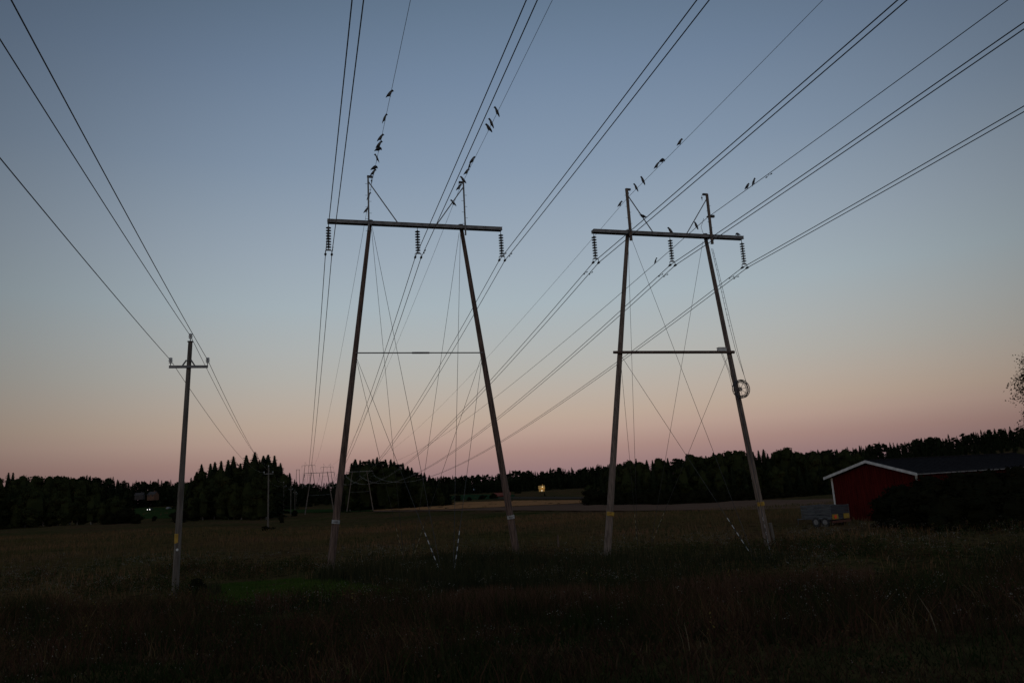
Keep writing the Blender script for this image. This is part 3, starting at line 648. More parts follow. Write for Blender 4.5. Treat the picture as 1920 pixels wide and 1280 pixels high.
def pylon(C, Za, Zb, zgL, zgR, t, gL, gR, m, zt, legmat, name_label, near=True, braceWood=False, guys=True, lat=.42, L=4.7, strut=1.05, lowm=.5, peaks=True, mastr=.05, sc=1.0, group=None, nd=8):
    C = Vector((C[0], C[1], 0)); base = min(zgL, zgR)
    root = empty('power_pylon', (C.x, C.y, base)); tag(root, name_label, 'power pylon', group)
    inv = Vector((C.x, C.y, base))
    P = lambda u, z, w=0: ARM * u + LINE * w + UP * (z - base)
    # crossarm: I-beam
    ab = MB(); hh = .070 * sc; fw = .18 * sc
    rot = Matrix.Rotation(AZ, 3, 'Z')
    ab.box(P(0, Za), (2 * L, 2 * fw, 2 * hh), rot)
    if near:
        ab.box(P(0, Za + hh + .010, 0), (2 * L + .02, 2 * fw + .05, .020), rot); ab.box(P(0, Za - hh - .008, -fw + .02), (2 * L + .02, .06, .016), rot)
    ab.build('crossarm', MW['steel'], root)
    clamps = []; legs = []
    for s, g, zg in ((-1, gL, zgL), (1, gR, zgR)):
        top = P(s * t, Za); bot = P(s * g, zg); mb = MB(); w = (fw + .11 * sc)
        pts, rr = leg_line(top + LINE * (w if near else 0), bot + LINE * (w if near else 0), .105 * sc, .195 * sc)
        mb.tube(pts, rr, 12)
        lo = mb.build('leg', legmat, root, smooth=False); legs.append((top, bot, lo))
        k = (Za - Zb) / (Za - zg); bb = top.lerp(bot, k)
        if near:
            cp = MB(); tp = pts[-1]; cp.tube([tp, tp + UP * .03], .15, 10); cp.build('pole_cap', MW['dsteel'], lo)
    # brace
    kL = (Za - Zb) / (Za - zgL); kR = (Za - Zb) / (Za - zgR)
    bl = legs[0][0].lerp(legs[0][1], kL) + LINE * (fw - .02); br = legs[1][0].lerp(legs[1][1], kR) + LINE * (fw - .02)
    mb = MB(); d = (br - bl).normalized()
    if braceWood:
        off = LINE * -.10; mb.tube([bl - d * .48 + off, bl + off, br + off, br + d * .18 + off], [.075, .08, .085, .09], 10); mb.build('brace', MW['redwood'], root)
    elif Zb > zgL + 1:
        mb.tube([bl, br], .032 * sc, 8); c = (bl + br) / 2
        if near: mb.tube([c - d * .45, c + d * .45], .05, 8)
        mb.build('brace', MW['steel'], root)
    # peaks with their struts
    if peaks:
        for s in (-1, 1):
            q = MB(); a = P(s * m, Za - lowm, -fw - .06); b_ = P(s * m, zt, -fw - .06)
            q.tube([a, b_], mastr, 8)
            if near:
                for k in range(9):
                    z = Za - .5 + k * .33; e = P(s * m, z, -fw - .06)
                    q.tube([e, e + ARM * (.16 if k % 2 else -.16)], .010, 4)
            o = q.build('peak_mast', MW['steel'] if not braceWood else MW['wood'], root)
            q = MB(); q.tube([P(s * (m - .02), zt - .28, -fw), P(s * strut, Za + hh + .02, -fw * .3)], .03 * sc, 6); q.build('strut', MW['steel'], root)
            if near:
                q = MB(); q.box(P(s * (m - .10), zt + .0, -fw - .02), (.30, .12, .10), rot); q.tube([P(s * (m - .2), zt, 0), P(s * (m - .2), zt - .10, 0)], .015, 5)
                q.tube([P(s * (m - .2), zt - .10, 0), P(s * (m - .2), zt - .17, 0)], .04, 6); q.tube([P(s * (m - .2), zt - .17, 0), P(s * (m - .2), zt - .30, 0)], .015, 5)
                q.build('earth_wire_bracket', MW['dsteel'], o)
    # insulators
    for u in (-L + .05, .0, L - .05):
        p = P(u, Za - hh - .03)
        if near: clamps.append((u, insulator(p, nd, root) + base))
        else:
            q = MB(); q.tube([p - UP * (.1 + .14 * k) for k in range(9)], [.05 if k % 2 else .13 for k in range(9)], 6); q.build('insulator_string', MW['glass'], root); clamps.append((u, p.z - 1.35 + base))
    # stays with striped sleeves
    if guys:
        for side, dist in ((-1, 6.2), (1, 5.8)):
            for s, k in ((-1, kL), (1, kR)):
                anc = P(s * lat + (gR - gL) / 2 + (-.18 if lat < .3 else 0), base, 0) + LINE * dist * side
                wp = anc + Vector((C.x, C.y, 0)); anc.z = gzf(wp.x, wp.y) - base - .05
                for hi in (0, 1):
                    st = (legs[0 if s < 0 else 1][0] - UP * .12 + LINE * side * .05) if hi else (legs[0 if s < 0 else 1][0].lerp(legs[0 if s < 0 else 1][1], k + .015))
                    st = st + LINE * (fw + .11) + LINE * side * .12 + ARM * (-s) * .10
                    q = MB(); q.tube([st, anc], .0105, 5); go = q.build('stay_wire', MW['guy'], root)
                    if not hi:
                        v = (st - anc).normalized(); q = MB(); n = 9
                        for j in range(n):
                            q.m = 1 - j % 2; q.tube([anc + v * (.5 + .19 * j), anc + v * (.5 + .19 * (j + 1))], .0155, 8)
                        q.build('marker_sleeve', [MW['black'], MW['whitemark'] if side < 0 else MW['dullmark']], go)
    return root, P, legs, clamps, base
CA = (-4.759, 37.668); CB = (9.273, 39.942)
A = pylon(CA, 14.176, 7.237, -3.75, -3.75, 2.4945, 4.70, 4.73, 2.5955, 16.743, MW['redwood'], 'nearer wooden portal pylon with a thin steel brace and white number plates, left of centre', guys=True, lat=.22, mastr=.045)
B = pylon(CB, 13.639, 6.885, -3.95, -3.95, 2.475, 5.25, 4.26, 2.54, 16.16, MW['wood'], 'right wooden portal pylon with a wooden brace, cable coil and yellow bands', braceWood=True, mastr=.085)
# leg bands and plates
def leg_at(T, i, z):
    root, P, legs, cl_, base = T; top, bot, lo = legs[i]; k = (top.z - (z - base)) / (top.z - bot.z); return top.lerp(bot, k) + LINE * .21, lo, (top - bot).normalized(), .105 + .09 * k
for T, i, zpx, m_, nm, h in ((A, 0, 978, 'plate', 'number_plate', .17), (A, 1, 969, 'plate', 'number_plate', .17), (B, 0, 963, 'yellow', 'yellow_band', .20), (B, 1, 944, 'yellow', 'yellow_band', .20)):
    # find height that projects on that row
    z = -3.5
    while z < 4:
        p, lo, d, r = leg_at(T, i, z); w = p + T[0].location
        if pix(w)[1] < zpx: break
        z += .02
    q = MB(); q.tube([p - d * h / 2, p + d * h / 2], r + .012, 14); b = q.build(nm, MW[m_], lo)
    f = (Vector((0, 0, 0)) - (p + T[0].location)); f.z = 0; f.normalize(); sd = Vector((-f.y, f.x, 0))
    q = MB()
    if m_ == 'plate':     # illegible dark digits on the plate
        for k in (-1.5, -.5, .5, 1.5): q.box(p + sd * k * .055 + f * (r + .012), (.02, .02, .09), Matrix.Rotation(math.atan2(sd.y, sd.x), 3, 'Z'))
        q.build('plate_marks', MW['black'], b)
    else:
        for k in (-.05, 0.05): q.box(p + f * (r + .012) + UP * k, (.14, .02, .018), Matrix.Rotation(math.atan2(sd.y, sd.x), 3, 'Z'))
        q.build('band_lines', MW['rust'], b)
# small round plate under the white plate on the right leg of the near pylon
p, lo, d, r = leg_at(A, 1, -.9)
# cable coil, splice box and down lead on the right pylon
root, P, legs, cl_, base = B
def onleg(z, w=0, dx=0): p, lo, d, r = leg_at(B, 1, z); return p - LINE * w + ARM * dx
def z_of(T, i, row):
    z = -3.4
    while z < 14:
        p = leg_at(T, i, z)[0] + T[0].location
        if pix(p)[1] < row: return z
        z += .02
    return z
zc = z_of(B, 1, 731); cc = onleg(zc, .32, -.02)
wh = MB(); Rr = .50; fx = (ARM * 1.0).normalized()
def ring(mb, c, rad, r, n=36, w=0):
    pts = [c + ARM * math.cos(2 * math.pi * k / n) * rad + UP * math.sin(2 * math.pi * k / n) * rad - LINE * w for k in range(n + 1)]
    mb.tube(pts, r, 6, cap=False)
ring(wh, cc, Rr, .022); ring(wh, cc, Rr, .022, w=.14); ring(wh, cc, Rr * .74, .016); ring(wh, cc, .09, .03)
for k in range(8):
    a = math.pi / 4 * k + .2; wh.tube([cc, cc + ARM * math.cos(a) * Rr + UP * math.sin(a) * Rr], .013, 5)
for k in range(24):
    a = 2 * math.pi * k / 24; q = cc + ARM * math.cos(a) * Rr + UP * math.sin(a) * Rr; wh.tube([q, q - LINE * .14], .009, 4)
wo_ = wh.build('cable_coil_frame', MW['dsteel'], root)
cb = MB()
for k in range(3): ring(cb, cc, Rr * (.80 + .05 * k), .011, w=.05 + .02 * (k % 2))
cb.build('coiled_cable', MW['black'], wo_)
bx = MB(); zb = 6.885 + .13; pb = onleg(zb, .22, -.62); bx.box(pb, (.48, .22, .20), Matrix.Rotation(AZ, 3, 'Z')); bx.box(pb + UP * .108, (.52, .26, .016), Matrix.Rotation(AZ, 3, 'Z'))
bo = bx.build('splice_box', MW['white'], root)
cbm = MB()
ztop = 14.0
def cab(pts, r=.012): cbm.tube(pts, r, 5)
cab([onleg(13.0, .05, .24), onleg(11.5, .08, .30), onleg(9, .12, .36), onleg(7, .15, .42), cc + ARM * .42 + UP * .30])
cab([onleg(13.0, .05, .16), onleg(11.5, .08, .20), onleg(9, .12, .22), onleg(7, .15, .30), cc + ARM * .50 + UP * .1])
cab([pb - UP * .1 - ARM * .1, cc - ARM * .62 + UP * 1.0, cc - ARM * .5 + UP * .1], .012)
cab([pb - UP * .1 - ARM * .02, cc - ARM * .55 + UP * 1.0, cc - ARM * .42 + UP * .25], .012)
for k in range(14):
    z = 12.7 - k * .33; q0 = onleg(z, .08, .17 + .004 * k); q1 = onleg(z, .08, .29 + .004 * k); cbm.tube([q0, q1], .009, 4)
cbm.build('down_lead_cable', MW['wire'], root)
st = MB(); q = onleg(-3.9, .0, .34); st.tube([q, onleg(-2.55, .0, .32)], .10, 8); st.build('footing_stub', MW['greywood'], root)
# small gear on the right peak of the right pylon
gr_ = MB(); zz = 14.85; pk = P(2.54, zz, -.16); gr_.box(pk + ARM * .22, (.30, .12, .14), Matrix.Rotation(AZ, 3, 'Z')); gr_.tube([pk - LINE * .15, pk + LINE * .15], .05, 8)
gr_.tube([P(2.54, zz, .2) + ARM * -.1, P(2.2, zz - .55, .2), P(2.3, zz - .95, .2), P(2.45, Za_ := 13.8, .2)], .012, 5)
gr_.build('tension_clamp', MW['dsteel'], root)

# pylons further down the two lines
def along(C, D): return Vector((C[0], C[1], 0)) + LINE * D
def z_at(px_row, pt):      # height at plan point pt that shows on picture row
    lo, hi = -20, 60
    for _ in range(50):
        m = (lo + hi) / 2
        if pix((pt.x, pt.y, m))[1] > px_row: lo = m
        else: hi = m
    return lo
DA, DB = 212, 232
FAR = {}
for key, C, D, row, lbl, kw in (('A2', CA, DA, 886, 'far portal pylon of the near line, second in its row', {}), ('B2', CB, DB, 883.5, 'far portal pylon of the right line, in front of the round grove', {}),
                                ('A3', CA, 530, 872, 'tiny far pylon standing on the horizon, left of the pair', {}), ('B3', CB, 560, 875, 'tiny far pylon standing on the horizon, right of the pair', {})):
    c = along(C, D); za = z_at(row, c); g_ = gzf(c.x, c.y)
    if key[1] == '3': g_ = za - 16
    FAR[key] = pylon((c.x, c.y), za, za - 7, g_, g_, 2.5, 4.5, 4.5, 2.6, za + 2.6, MW['wood'], lbl, near=False, guys=False, sc=1.0 if key[1] == '2' else 1.3, group='distant pylons down the two lines', L=4.7, peaks=(key[1] == '3'), lowm=.1)
c = at(558.5, 900, 900); za = z_at(880, c)
FAR['A4'] = pylon((c.x, c.y), za, za - 40, za - 22, za - 22, 1.5, 2.4, 2.4, 1.5, za + 1, MW['greywood'], 'faintest little pylon on the horizon above the row of thin poles', near=False, guys=False, sc=2.0, group='distant pylons down the two lines', L=2.2, peaks=False)

# ---------------------------------------------------------------- conductors
def span_pts(P0, dirv, a, b, smax, n=60):
    return [P0 + dirv * s + UP * (a * s + b * s * s) for s in [smax * (k / n) for k in range(n + 1)]]
def proj_exit(P0, a, b, tx, ty):
    """distance in px of the span from the target exit point"""
    best = 1e9
    for k in range(1, 400):
        s = k * .12; p = P0 - LINE * s + UP * (a * s + b * s * s)
        if (np.array(p) @ _F) < 1: break
        x, y = pix(p); best = min(best, math.hypot(x - tx, y - ty))
    return best
def solve_a(P0, b, tx, ty):
    aa = [(-.20 + .002 * k) for k in range(180)]; a0 = min(aa, key=lambda q: proj_exit(P0, q, b, tx, ty))
    aa = [a0 - .002 + .0002 * k for k in range(21)]; return min(aa, key=lambda q: proj_exit(P0, q, b, tx, ty))
WIRES = {}
def wire(key, P0, exitp, P2, sag, r, label, group, dampers=(), m_=None, smax=110, bb=.00035, far=None):
    a = solve_a(P0, bb, *exitp)
    back = span_pts(P0, -LINE, a, bb, smax, 50)
    D = (P2 - P0).length; fw = []
    for k in range(1, 71):
        q = k / 70; q = q ** 1.25; p = P0.lerp(P2, q) - UP * (4 * sag * q * (1 - q)); fw.append(p)
    pts = back[::-1] + fw
    if far is not None:
        for k in range(1, 31): q = k / 30; pts.append(P2.lerp(far, q) - UP * (4 * sag * 1.2 * q * (1 - q)))
    mb = MB(); mb.tube(pts, r, 6); o = mb.build('overhead_wire', m_ or MW['wire'], None, origin=P0)
    tag(o, label, 'overhead wire', group)
    for s in dampers:
        dv = -LINE if s > 0 else LINE; s_ = abs(s)
        c = P0 + dv * s_ + UP * (a * s_) if s > 0 else None
        if c is None:
            best = min(fw, key=lambda p: abs((p - P0).length - s_)); c = best
            i = fw.index(best); nx = fw[i + 1]; t_ = (s_ - (best - P0).length) / max(1e-3, (nx - best).length); c = best + (nx - best) * t_
        slope = (a * s_ / s_) if s > 0 else 0; dl = (dv + UP * slope).normalized()
        q = MB(); q.tube([c + UP * .0, c - UP * .07], .012, 5); q.tube([c - UP * .08 - dl * .2, c - UP * .07, c - UP * .08 + dl * .2], .007, 5)
        q.tube([c - UP * .085 - dl * .26, c - UP * .085 - dl * .15], .027, 7); q.tube([c - UP * .085 + dl * .15, c - UP * .085 + dl * .26], .027, 7)
        q.v = [tuple(Vector(v) - P0) for v in q.v]; q.build('vibration_damper', MW['dsteel'], o)
    WIRES[key] = (P0, a, bb, fw); return o
ex = {('A', 0): ((660, 0), (682, 0)), ('A', 1): ((988, 0), (1008, 0)), ('A', 2): ((1308, 0), (1328, 0)), ('B', 0): ((1682, 0), (1700, 0)), ('B', 1): ((1920, 43), (1920, 55)), ('B', 2): ((1920, 199), (1920, 209))}
nm = {('A', 0): 'outer left phase of the near pylon', ('A', 1): 'middle phase of the near pylon', ('A', 2): 'right phase of the near pylon', ('B', 0): 'left phase of the right pylon', ('B', 1): 'middle phase of the right pylon', ('B', 2): 'outer right phase of the right pylon'}
for ln, T, T2, T3 in (('A', A, FAR['A2'], FAR['A3']), ('B', B, FAR['B2'], FAR['B3'])):
    for i in range(3):
        u, zc_ = T[3][i]; u2, z2 = T2[3][i]; u3, z3 = T3[3][i]
        for s in (-1, 1):
            P0 = Vector((T[0].location.x, T[0].location.y, zc_)) + ARM * (u + .16 * s)
            P2 = Vector((T2[0].location.x, T2[0].location.y, z2)) + ARM * (u2 + .16 * s); P3 = Vector((T3[0].location.x, T3[0].location.y, z3)) + ARM * (u3 + .16 * s)
            wire((ln, i, s), P0, ex[(ln, i)][0 if s < 0 else 1], P2, 6.5, .0185, ('left' if s < 0 else 'right') + ' wire of the twin bundle on the ' + nm[(ln, i)], 'twin conductors of the two high voltage lines', dampers=((1.15,) if ln == 'A' else (-1.2,)), far=P3)
def peakpt(T, s, m, zt): return Vector((T[0].location.x, T[0].location.y, zt - .34)) + ARM * s * (m - .2)
def peak2(T, s): za = T[3][0][1] + 1.5; return Vector((T[0].location.x, T[0].location.y, za + 2.4)) + ARM * s * 2.5
wire('EA', peakpt(A, -1, 2.5955, 16.743), (770, 0), peak2(FAR['A2'], -1), 4.6, .0095, 'thin earth wire with many crows from the left peak of the near pylon', 'earth wires')
wire('EB', peakpt(A, 1, 2.5955, 16.743), (1037, 0), peak2(FAR['A2'], 1), 4.6, .0095, 'thin earth wire with crows from the right peak of the near pylon', 'earth wires')
wire('EC', peakpt(B, -1, 2.54, 16.16), (1545, 0), peak2(FAR['B2'], -1), 4.6, .0095, 'thin earth wire with crows from the left peak of the right pylon', 'earth wires')
wire('ED', Vector((CB[0], CB[1], 14.85)) + ARM * 2.6 + LINE * .1, (1890, 0), peak2(FAR['B2'], 1), 4.6, .016, 'thicker cable clamped halfway up the right peak of the right pylon', 'earth wires', dampers=(6.0,))

# ---------------------------------------------------------------- small distribution line
def pole_line():
    Y1 = 27.5
    top = at(357, 641, Y1); bot = at(335, 1108, Y1); H = top.z - bot.z
    Yk = [1, 4.24, 7.5, 10.9, 14.4]
    pts = [(345, 641, 335, 1108)]
    info = []
    def one(px, rowt, Y, label, near, base_row=None):
        t_ = at(px, rowt, Y); g_ = gzf(t_.x, Y) - .3
        root = empty('utility_pole', (t_.x, Y, g_)); tag(root, label, 'utility pole', 'wooden poles of the small line')
        Hh = t_.z - g_; lean = (at(px, rowt, Y) - at(px, rowt + 1, Y))
        mb = MB(); mb.tube([(0 if not near else -.28, 0, -.1), (0 if not near else -.15, 0, Hh * .5), (0, 0, Hh)], [.125, .10, .078] if near else [.14, .12, .10], 12)
        po = mb.build('pole', MW['greywood'] if near else MW['greywood'], root)
        rz = Matrix.Rotation(AZ, 3, 'Z'); za = Hh - .98
        arm = MB(); arm.box(Vector((-.02, 0, za)) - LINE * .125, (1.36, .07, .10), rz); arm.build('crossarm', MW['steel'], root)
        if near:
            c0 = Vector((-.02, 0, za)) - LINE * .125
            for s in (-1, 1): g2 = MB(); g2.tube([c0 + ARM * s * .24, c0 + UP * .26 + ARM * s * .08], .03, 6); g2.build('arm_bracket', MW['steel'], root)
            cp = MB(); cp.tube([(0, 0, Hh), (0, 0, Hh + .03)], .11, 12); cp.build('pole_cap', MW['dsteel'], root)
        ins = []
        for u, z0, w in ((-.65, za + .05, -.125), (.0, Hh + .03, 0), (.65, za + .05, -.125)):
            q = MB(); b = ARM * u + UP * z0 + LINE * w; q.tube([b, b + UP * .10], .015, 6)
            q.m = 1; q.lathe(b + UP * .09, [(.03, 0), (.065, .01), (.065, .035), (.045, .05), (.045, .07), (.075, .08), (.075, .11), (.05, .13), (.05, .15), (.07, .16), (.06, .20), (.02, .215)], 12)
            q.build('pin_insulator', [MW['dsteel'], MW['porcelain']], root); ins.append(Vector((t_.x, Y, g_)) + b + UP * .20)
        if near:
            zb = 2.1; f = Vector((-t_.x, -Y, 0)).normalized()
            q = MB(); rr_ = .126; q.tube([(-.23, 0, zb), (-.225, 0, zb + .34)], rr_ - .01, 12); q.build('yellow_band', MW['yellow'], po)
            q = MB(); c_ = Vector((-.235, 0, zb - .22)) + f * .115; q.tube([c_, c_ + f * .02], .045, 12); q.build('round_tag', MW['whitemark'], po)
        return ins
    I1 = one(357, 641, Y1, 'nearest small power pole with a yellow band and short steel crossarm, at the left', True)
    rows = [(503.7, 876, 4.24 * Y1, 'second pole of the small line, in front of the dark grove'), (532, 905, 7.3 * Y1, 'third thin pole of the small line, right of the grove'), (545.5, 912, 10.2 * Y1, 'fourth thin pole of the small line'), (553, 919, 13 * Y1, 'fifth and farther thin pole of the small line'), (555.5, 922, 15.5 * Y1, 'last and smallest thin pole of the small line')]
    II = [I1] + [one(px, row, Y, lb, False) for px, row, Y, lb in rows]
    exits = [(0, 290), (0, 80), (20, 0)]
    L2 = (II[1][1] - II[0][1]); L2.z = 0; L2.normalize()
    for k, nme in enumerate(('left', 'top', 'right')):
        P0 = II[0][k]; best = None
        for ia in range(-120, 200):
            a = ia * .001
            # bearing solved too: passes through the exit on the plane of the line
            for s in [5 + .3 * j for j in range(70)]:
                p = P0 - L2 * s + UP * (a * s + .0006 * s * s)
                if p.y < 2: break
                x, y = pix(p); e = math.hypot(x - exits[k][0], y - exits[k][1])
                if best is None or e < best[0]: best = (e, a)
        a = best[1]; pts = [P0 - L2 * s + UP * (a * s + .0006 * s * s) for s in [60 * j / 30 for j in range(31)]][::-1]
        for n_ in range(len(II) - 1):
            p, q = II[n_][k], II[n_ + 1][k]; sg = 1.1 if n_ == 0 else .9
            for j in range(1, 25): t_ = j / 24; pts.append(p.lerp(q, t_) - UP * 4 * sg * t_ * (1 - t_))
        mb = MB(); mb.tube(pts, .0105, 6); o = mb.build('overhead_wire', MW['wire'], None, origin=P0)
        tag(o, nme + ' wire of the small pole line at the left', 'overhead wire', 'wires of the small pole line')
        print('dist wire', nme, best)
pole_line()

# ---------------------------------------------------------------- crows
def ringloft(mb, rings, n=10):
    rings = [(x, z, w * 1.2, h * 1.32) for x, z, w, h in rings[:-1]]   # stout body, short bill
    """rings: (x, z, halfwidth, halfheight); body along x, head at +x"""
    vs = []; fs = []
    for (x, z, w, h) in rings:
        for k in range(n):
            a = 2 * math.pi * k / n; vs.append((x, w * math.cos(a), z + h * math.sin(a)))
    for i in range(len(rings) - 1):
        for k in range(n): fs.append((i * n + k, i * n + (k + 1) % n, (i + 1) * n + (k + 1) % n, (i + 1) * n + k))
    fs.append(tuple(range(n - 1, -1, -1))); fs.append(tuple(range((len(rings) - 1) * n, len(rings) * n)))
    mb.add(vs, fs)
def crow_mesh(pose):
    mb = MB()
    # z = 0 is where the toes grip; body slopes from the tail (low, -x) to the head (high, +x)
    if pose == 'perch':
        rg = [(-.165, -.060, .026, .008), (-.13, -.010, .032, .014), (-.095, .035, .045, .036), (-.055, .075, .062, .058), (-.01, .115, .072, .072), (.030, .160, .066, .068), (.055, .200, .048, .052), (.068, .228, .040, .042), (.088, .246, .039, .038), (.112, .248, .026, .026), (.126, .243, .013, .014), (.146, .236, .008, .009), (.164, .228, .002, .002)]
    elif pose == 'upright':
        rg = [(-.115, -.115, .026, .010), (-.095, -.055, .032, .018), (-.075, .00, .044, .038), (-.045, .055, .060, .056), (-.012, .110, .070, .068), (.012, .165, .064, .064), (.028, .210, .047, .050), (.038, .240, .040, .042), (.056, .264, .039, .038), (.080, .268, .026, .026), (.094, .264, .013, .014), (.114, .257, .008, .009), (.132, .249, .002, .002)]
    elif pose == 'preen':
        rg = [(-.185, -.005, .026, .008), (-.145, .030, .032, .014), (-.10, .068, .046, .036), (-.055, .100, .062, .058), (0, .125, .072, .070), (.045, .140, .064, .064), (.080, .150, .048, .050), (.105, .150, .041, .041), (.128, .134, .038, .038), (.142, .112, .024, .024), (.148, .096, .013, .013), (.152, .076, .008, .008), (.153, .055, .002, .002)]
    else:
        rg = [(-.19, .02, .050, .006), (-.14, .02, .035, .014), (-.09, .02, .046, .036), (-.04, .02, .060, .054), (.02, .02, .066, .060), (.07, .022, .054, .050), (.10, .028, .040, .040), (.125, .034, .039, .037), (.15, .034, .026, .026), (.165, .03, .013, .014), (.19, .026, .008, .009), (.21, .022, .002, .002)]
    ringloft(mb, rg)
    if pose != 'fly':
        mb.m = 1
        hx = 0.0 if pose != 'upright' else -.01
        for s in (-1, 1):
            mb.tube([(hx, s * .025, .075), (hx + .012, s * .024, .03), (hx, s * .024, .004)], [.016, .007, .005], 5)
            mb.tube([(hx - .02, s * .024, -.002), (hx, s * .024, .006), (hx + .03, s * .024, -.002)], .005, 4)
        mb.m = 0
    return mb
def wing_mesh(pose, s):
    mb = MB()
    if pose == 'fly':
        sp_ = [(.06, .04, .02, .06), (.08, .16, .05, .075), (.03, .30, .07, .065), (-.04, .42, .06, .03)]
        vs = []; fs = []
        for (x, y, z, c) in sp_:
            for (dx, dz) in ((c, 0), (.3 * c, .012), (-c * 1.3, 0), (.3 * c, -.008)): vs.append((x + dx, s * y, z + dz))
        for i in range(3):
            for k in range(4): fs.append((i * 4 + k, i * 4 + (k + 1) % 4, (i + 1) * 4 + (k + 1) % 4, (i + 1) * 4 + k))
        fs += [(3, 2, 1, 0), (12, 13, 14, 15)]
        mb.add(vs, fs); return mb
    sets = {'perch': [(.03, .165, 0), (-.01, .125, 1), (-.065, .070, 1), (-.115, .01, .7), (-.15, -.04, .25)], 'upright': [(.012, .175, 0), (-.02, .12, 1), (-.06, .045, 1), (-.09, -.04, .7), (-.11, -.095, .25)], 'preen': [(.04, .15, 0), (0, .135, 1), (-.06, .10, 1), (-.12, .05, .7), (-.165, .012, .25)]}[pose]
    rg = [(x, z + .006, .010 + .014 * q, .012 + .040 * q) for x, z, q in sets]; n = 8; vs = []; fs = []
    for i, (x, z, w, h) in enumerate(rg):
        off = s * (.060 - .009 * i)
        for k in range(n): a = 2 * math.pi * k / n; vs.append((x, off + w * math.cos(a), z + h * math.sin(a)))
    for i in range(len(rg) - 1):
        for k in range(n): fs.append((i * n + k, i * n + (k + 1) % n, (i + 1) * n + (k + 1) % n, (i + 1) * n + k))
    fs += [tuple(range(n - 1, -1, -1)), tuple(range((len(rg) - 1) * n, len(rg) * n))]
    mb.add(vs, fs); return mb
CP = {}
for pose in ('perch', 'upright', 'preen', 'fly'):
    b = crow_mesh(pose).build('x', [MW['crow'], MW['dsteel']], smooth=True); b.data.materials[0] = MW['crowgrey'] if pose in ('perch', 'upright') else MW['crow']
    # dark head and tail over a greyer body
    me = b.data; me.materials.append(MW['crow']); rings = 12
    for p in me.polygons:
        if p.material_index == 0 and (p.center.x > .07 if pose != 'upright' else p.center.z > .20) or p.center.x < -.12 and p.material_index == 0: p.material_index = 2
    ws = []
    for s in (-1, 1):
        w = wing_mesh(pose, s).build('x', MW['crow'], smooth=True); ws.append(w.data); bpy.data.objects.remove(w)
    CP[pose] = (b.data, ws); bpy.data.objects.remove(b)
def crow(pos, heading, pose, label, sc=1.12):
    o = bpy.data.objects.new('crow', CP[pose][0]); COL.objects.link(o); o.location = pos; o.rotation_euler = (0, 0, heading); o.scale = (sc,) * 3
    tag(o, label, 'bird', 'crows on and around the wires')
    for w in CP[pose][1]:
        c_ = bpy.data.objects.new('wing', w); COL.objects.link(c_); c_.parent = o
    return o
def on_wire(key, px, py, r):
    P0, a, bb, fw = WIRES[key]; best = None
    for k in range(0, 1600):
        s = k * .02; p = P0 - LINE * s + UP * (a * s + bb * s * s); x, y = pix(p); e = math.hypot(x - px, y - py)
        if best is None or e < best[0]: best = (e, p)
    for i in range(30):
        for j in range(12):
            p = fw[i].lerp(fw[i + 1], j / 12); x, y = pix(p); e = math.hypot(x - px, y - py)
            if e < best[0]: best = (e, p)
    return best[1] + UP * r, best[0]
birds = [('EA', 728, 181, 'R', 'perch', 'topmost crow on the earth wire above the left peak of the near pylon'), ('EA', 721, 227, 'R', 'upright', 'second crow from the top on the earth wire above the left peak'),
         ('EA', 713, 263, 'R', 'perch', 'third crow from the top on the earth wire above the left peak'), ('EA', 710.5, 276, 'R', 'perch', 'fourth crow from the top on the earth wire above the left peak'),
         ('EA', 708.5, 284, 'R', 'preen', 'preening crow in the middle of the string above the left peak'), ('EA', 706, 301, 'L', 'upright', 'crow facing left on the earth wire above the left peak'),
         ('EA', 701, 319, 'R', 'preen', 'hunched crow second above the left peak of the near pylon'), ('EA', 699, 328, 'R', 'perch', 'crow closest above the left peak of the near pylon'),
         ('EA', 690, 371, 'R', 'upright', 'crow half hidden behind the left peak mast of the near pylon'), ('EA', 686, 398, 'R', 'perch', 'crow low on the wire just left of the left peak mast'),
         ('EB', 931, 214, 'L', 'upright', 'topmost crow on the earth wire above the right peak of the near pylon'), ('EB', 922, 236, 'L', 'upright', 'upper of two crows close together above the right peak'),
         ('EB', 916, 245, 'L', 'perch', 'lower of two crows close together above the right peak'), ('EB', 886, 304, 'R', 'perch', 'crow with tail to the left, third above the right peak of the near pylon'),
         ('EB', 881, 314, 'R', 'upright', 'crow second above the right peak of the near pylon'), ('EB', 874, 326, 'R', 'perch', 'crow next above the bracket of the right peak of the near pylon'),
         ('EB', 867, 341, 'L', 'perch', 'crow sitting right on the right peak of the near pylon'), ('EB', 858, 364, 'R', 'perch', 'crow just inside the right peak, beside its strut'), ('EB', 851, 384, 'L', 'perch', 'crow below the strut of the right peak, facing left'),
         ('EC', 1272, 268, 'R', 'perch', 'topmost crow on the earth wire above the right pylon'), ('EC', 1239, 303, 'R', 'preen', 'upper crow of a pair on the wire above the right pylon'), ('EC', 1229, 312, 'R', 'perch', 'lower crow of a pair on the wire above the right pylon'),
         ('EC', 1203, 340, 'L', 'upright', 'crow facing left, upper of the two next to the left peak of the right pylon'), ('EC', 1190, 353, 'L', 'upright', 'crow facing left, lower of the two next to the left peak of the right pylon'), ('EC', 1161, 383, 'R', 'perch', 'lone crow on the thin wire left of the right pylon'),
         ('ED', 1415, 347, 'R', 'upright', 'upper crow of the pair on the thick cable right of the right pylon'), ('ED', 1402, 354, 'R', 'perch', 'lower crow of the pair on the thick cable right of the right pylon'), ('ED', 1306, 429, 'L', 'upright', 'crow on the cable above the crossarm of the right pylon'), ('ED', 1232, 496, 'R', 'upright', 'crow on the cable below the crossarm of the right pylon')]
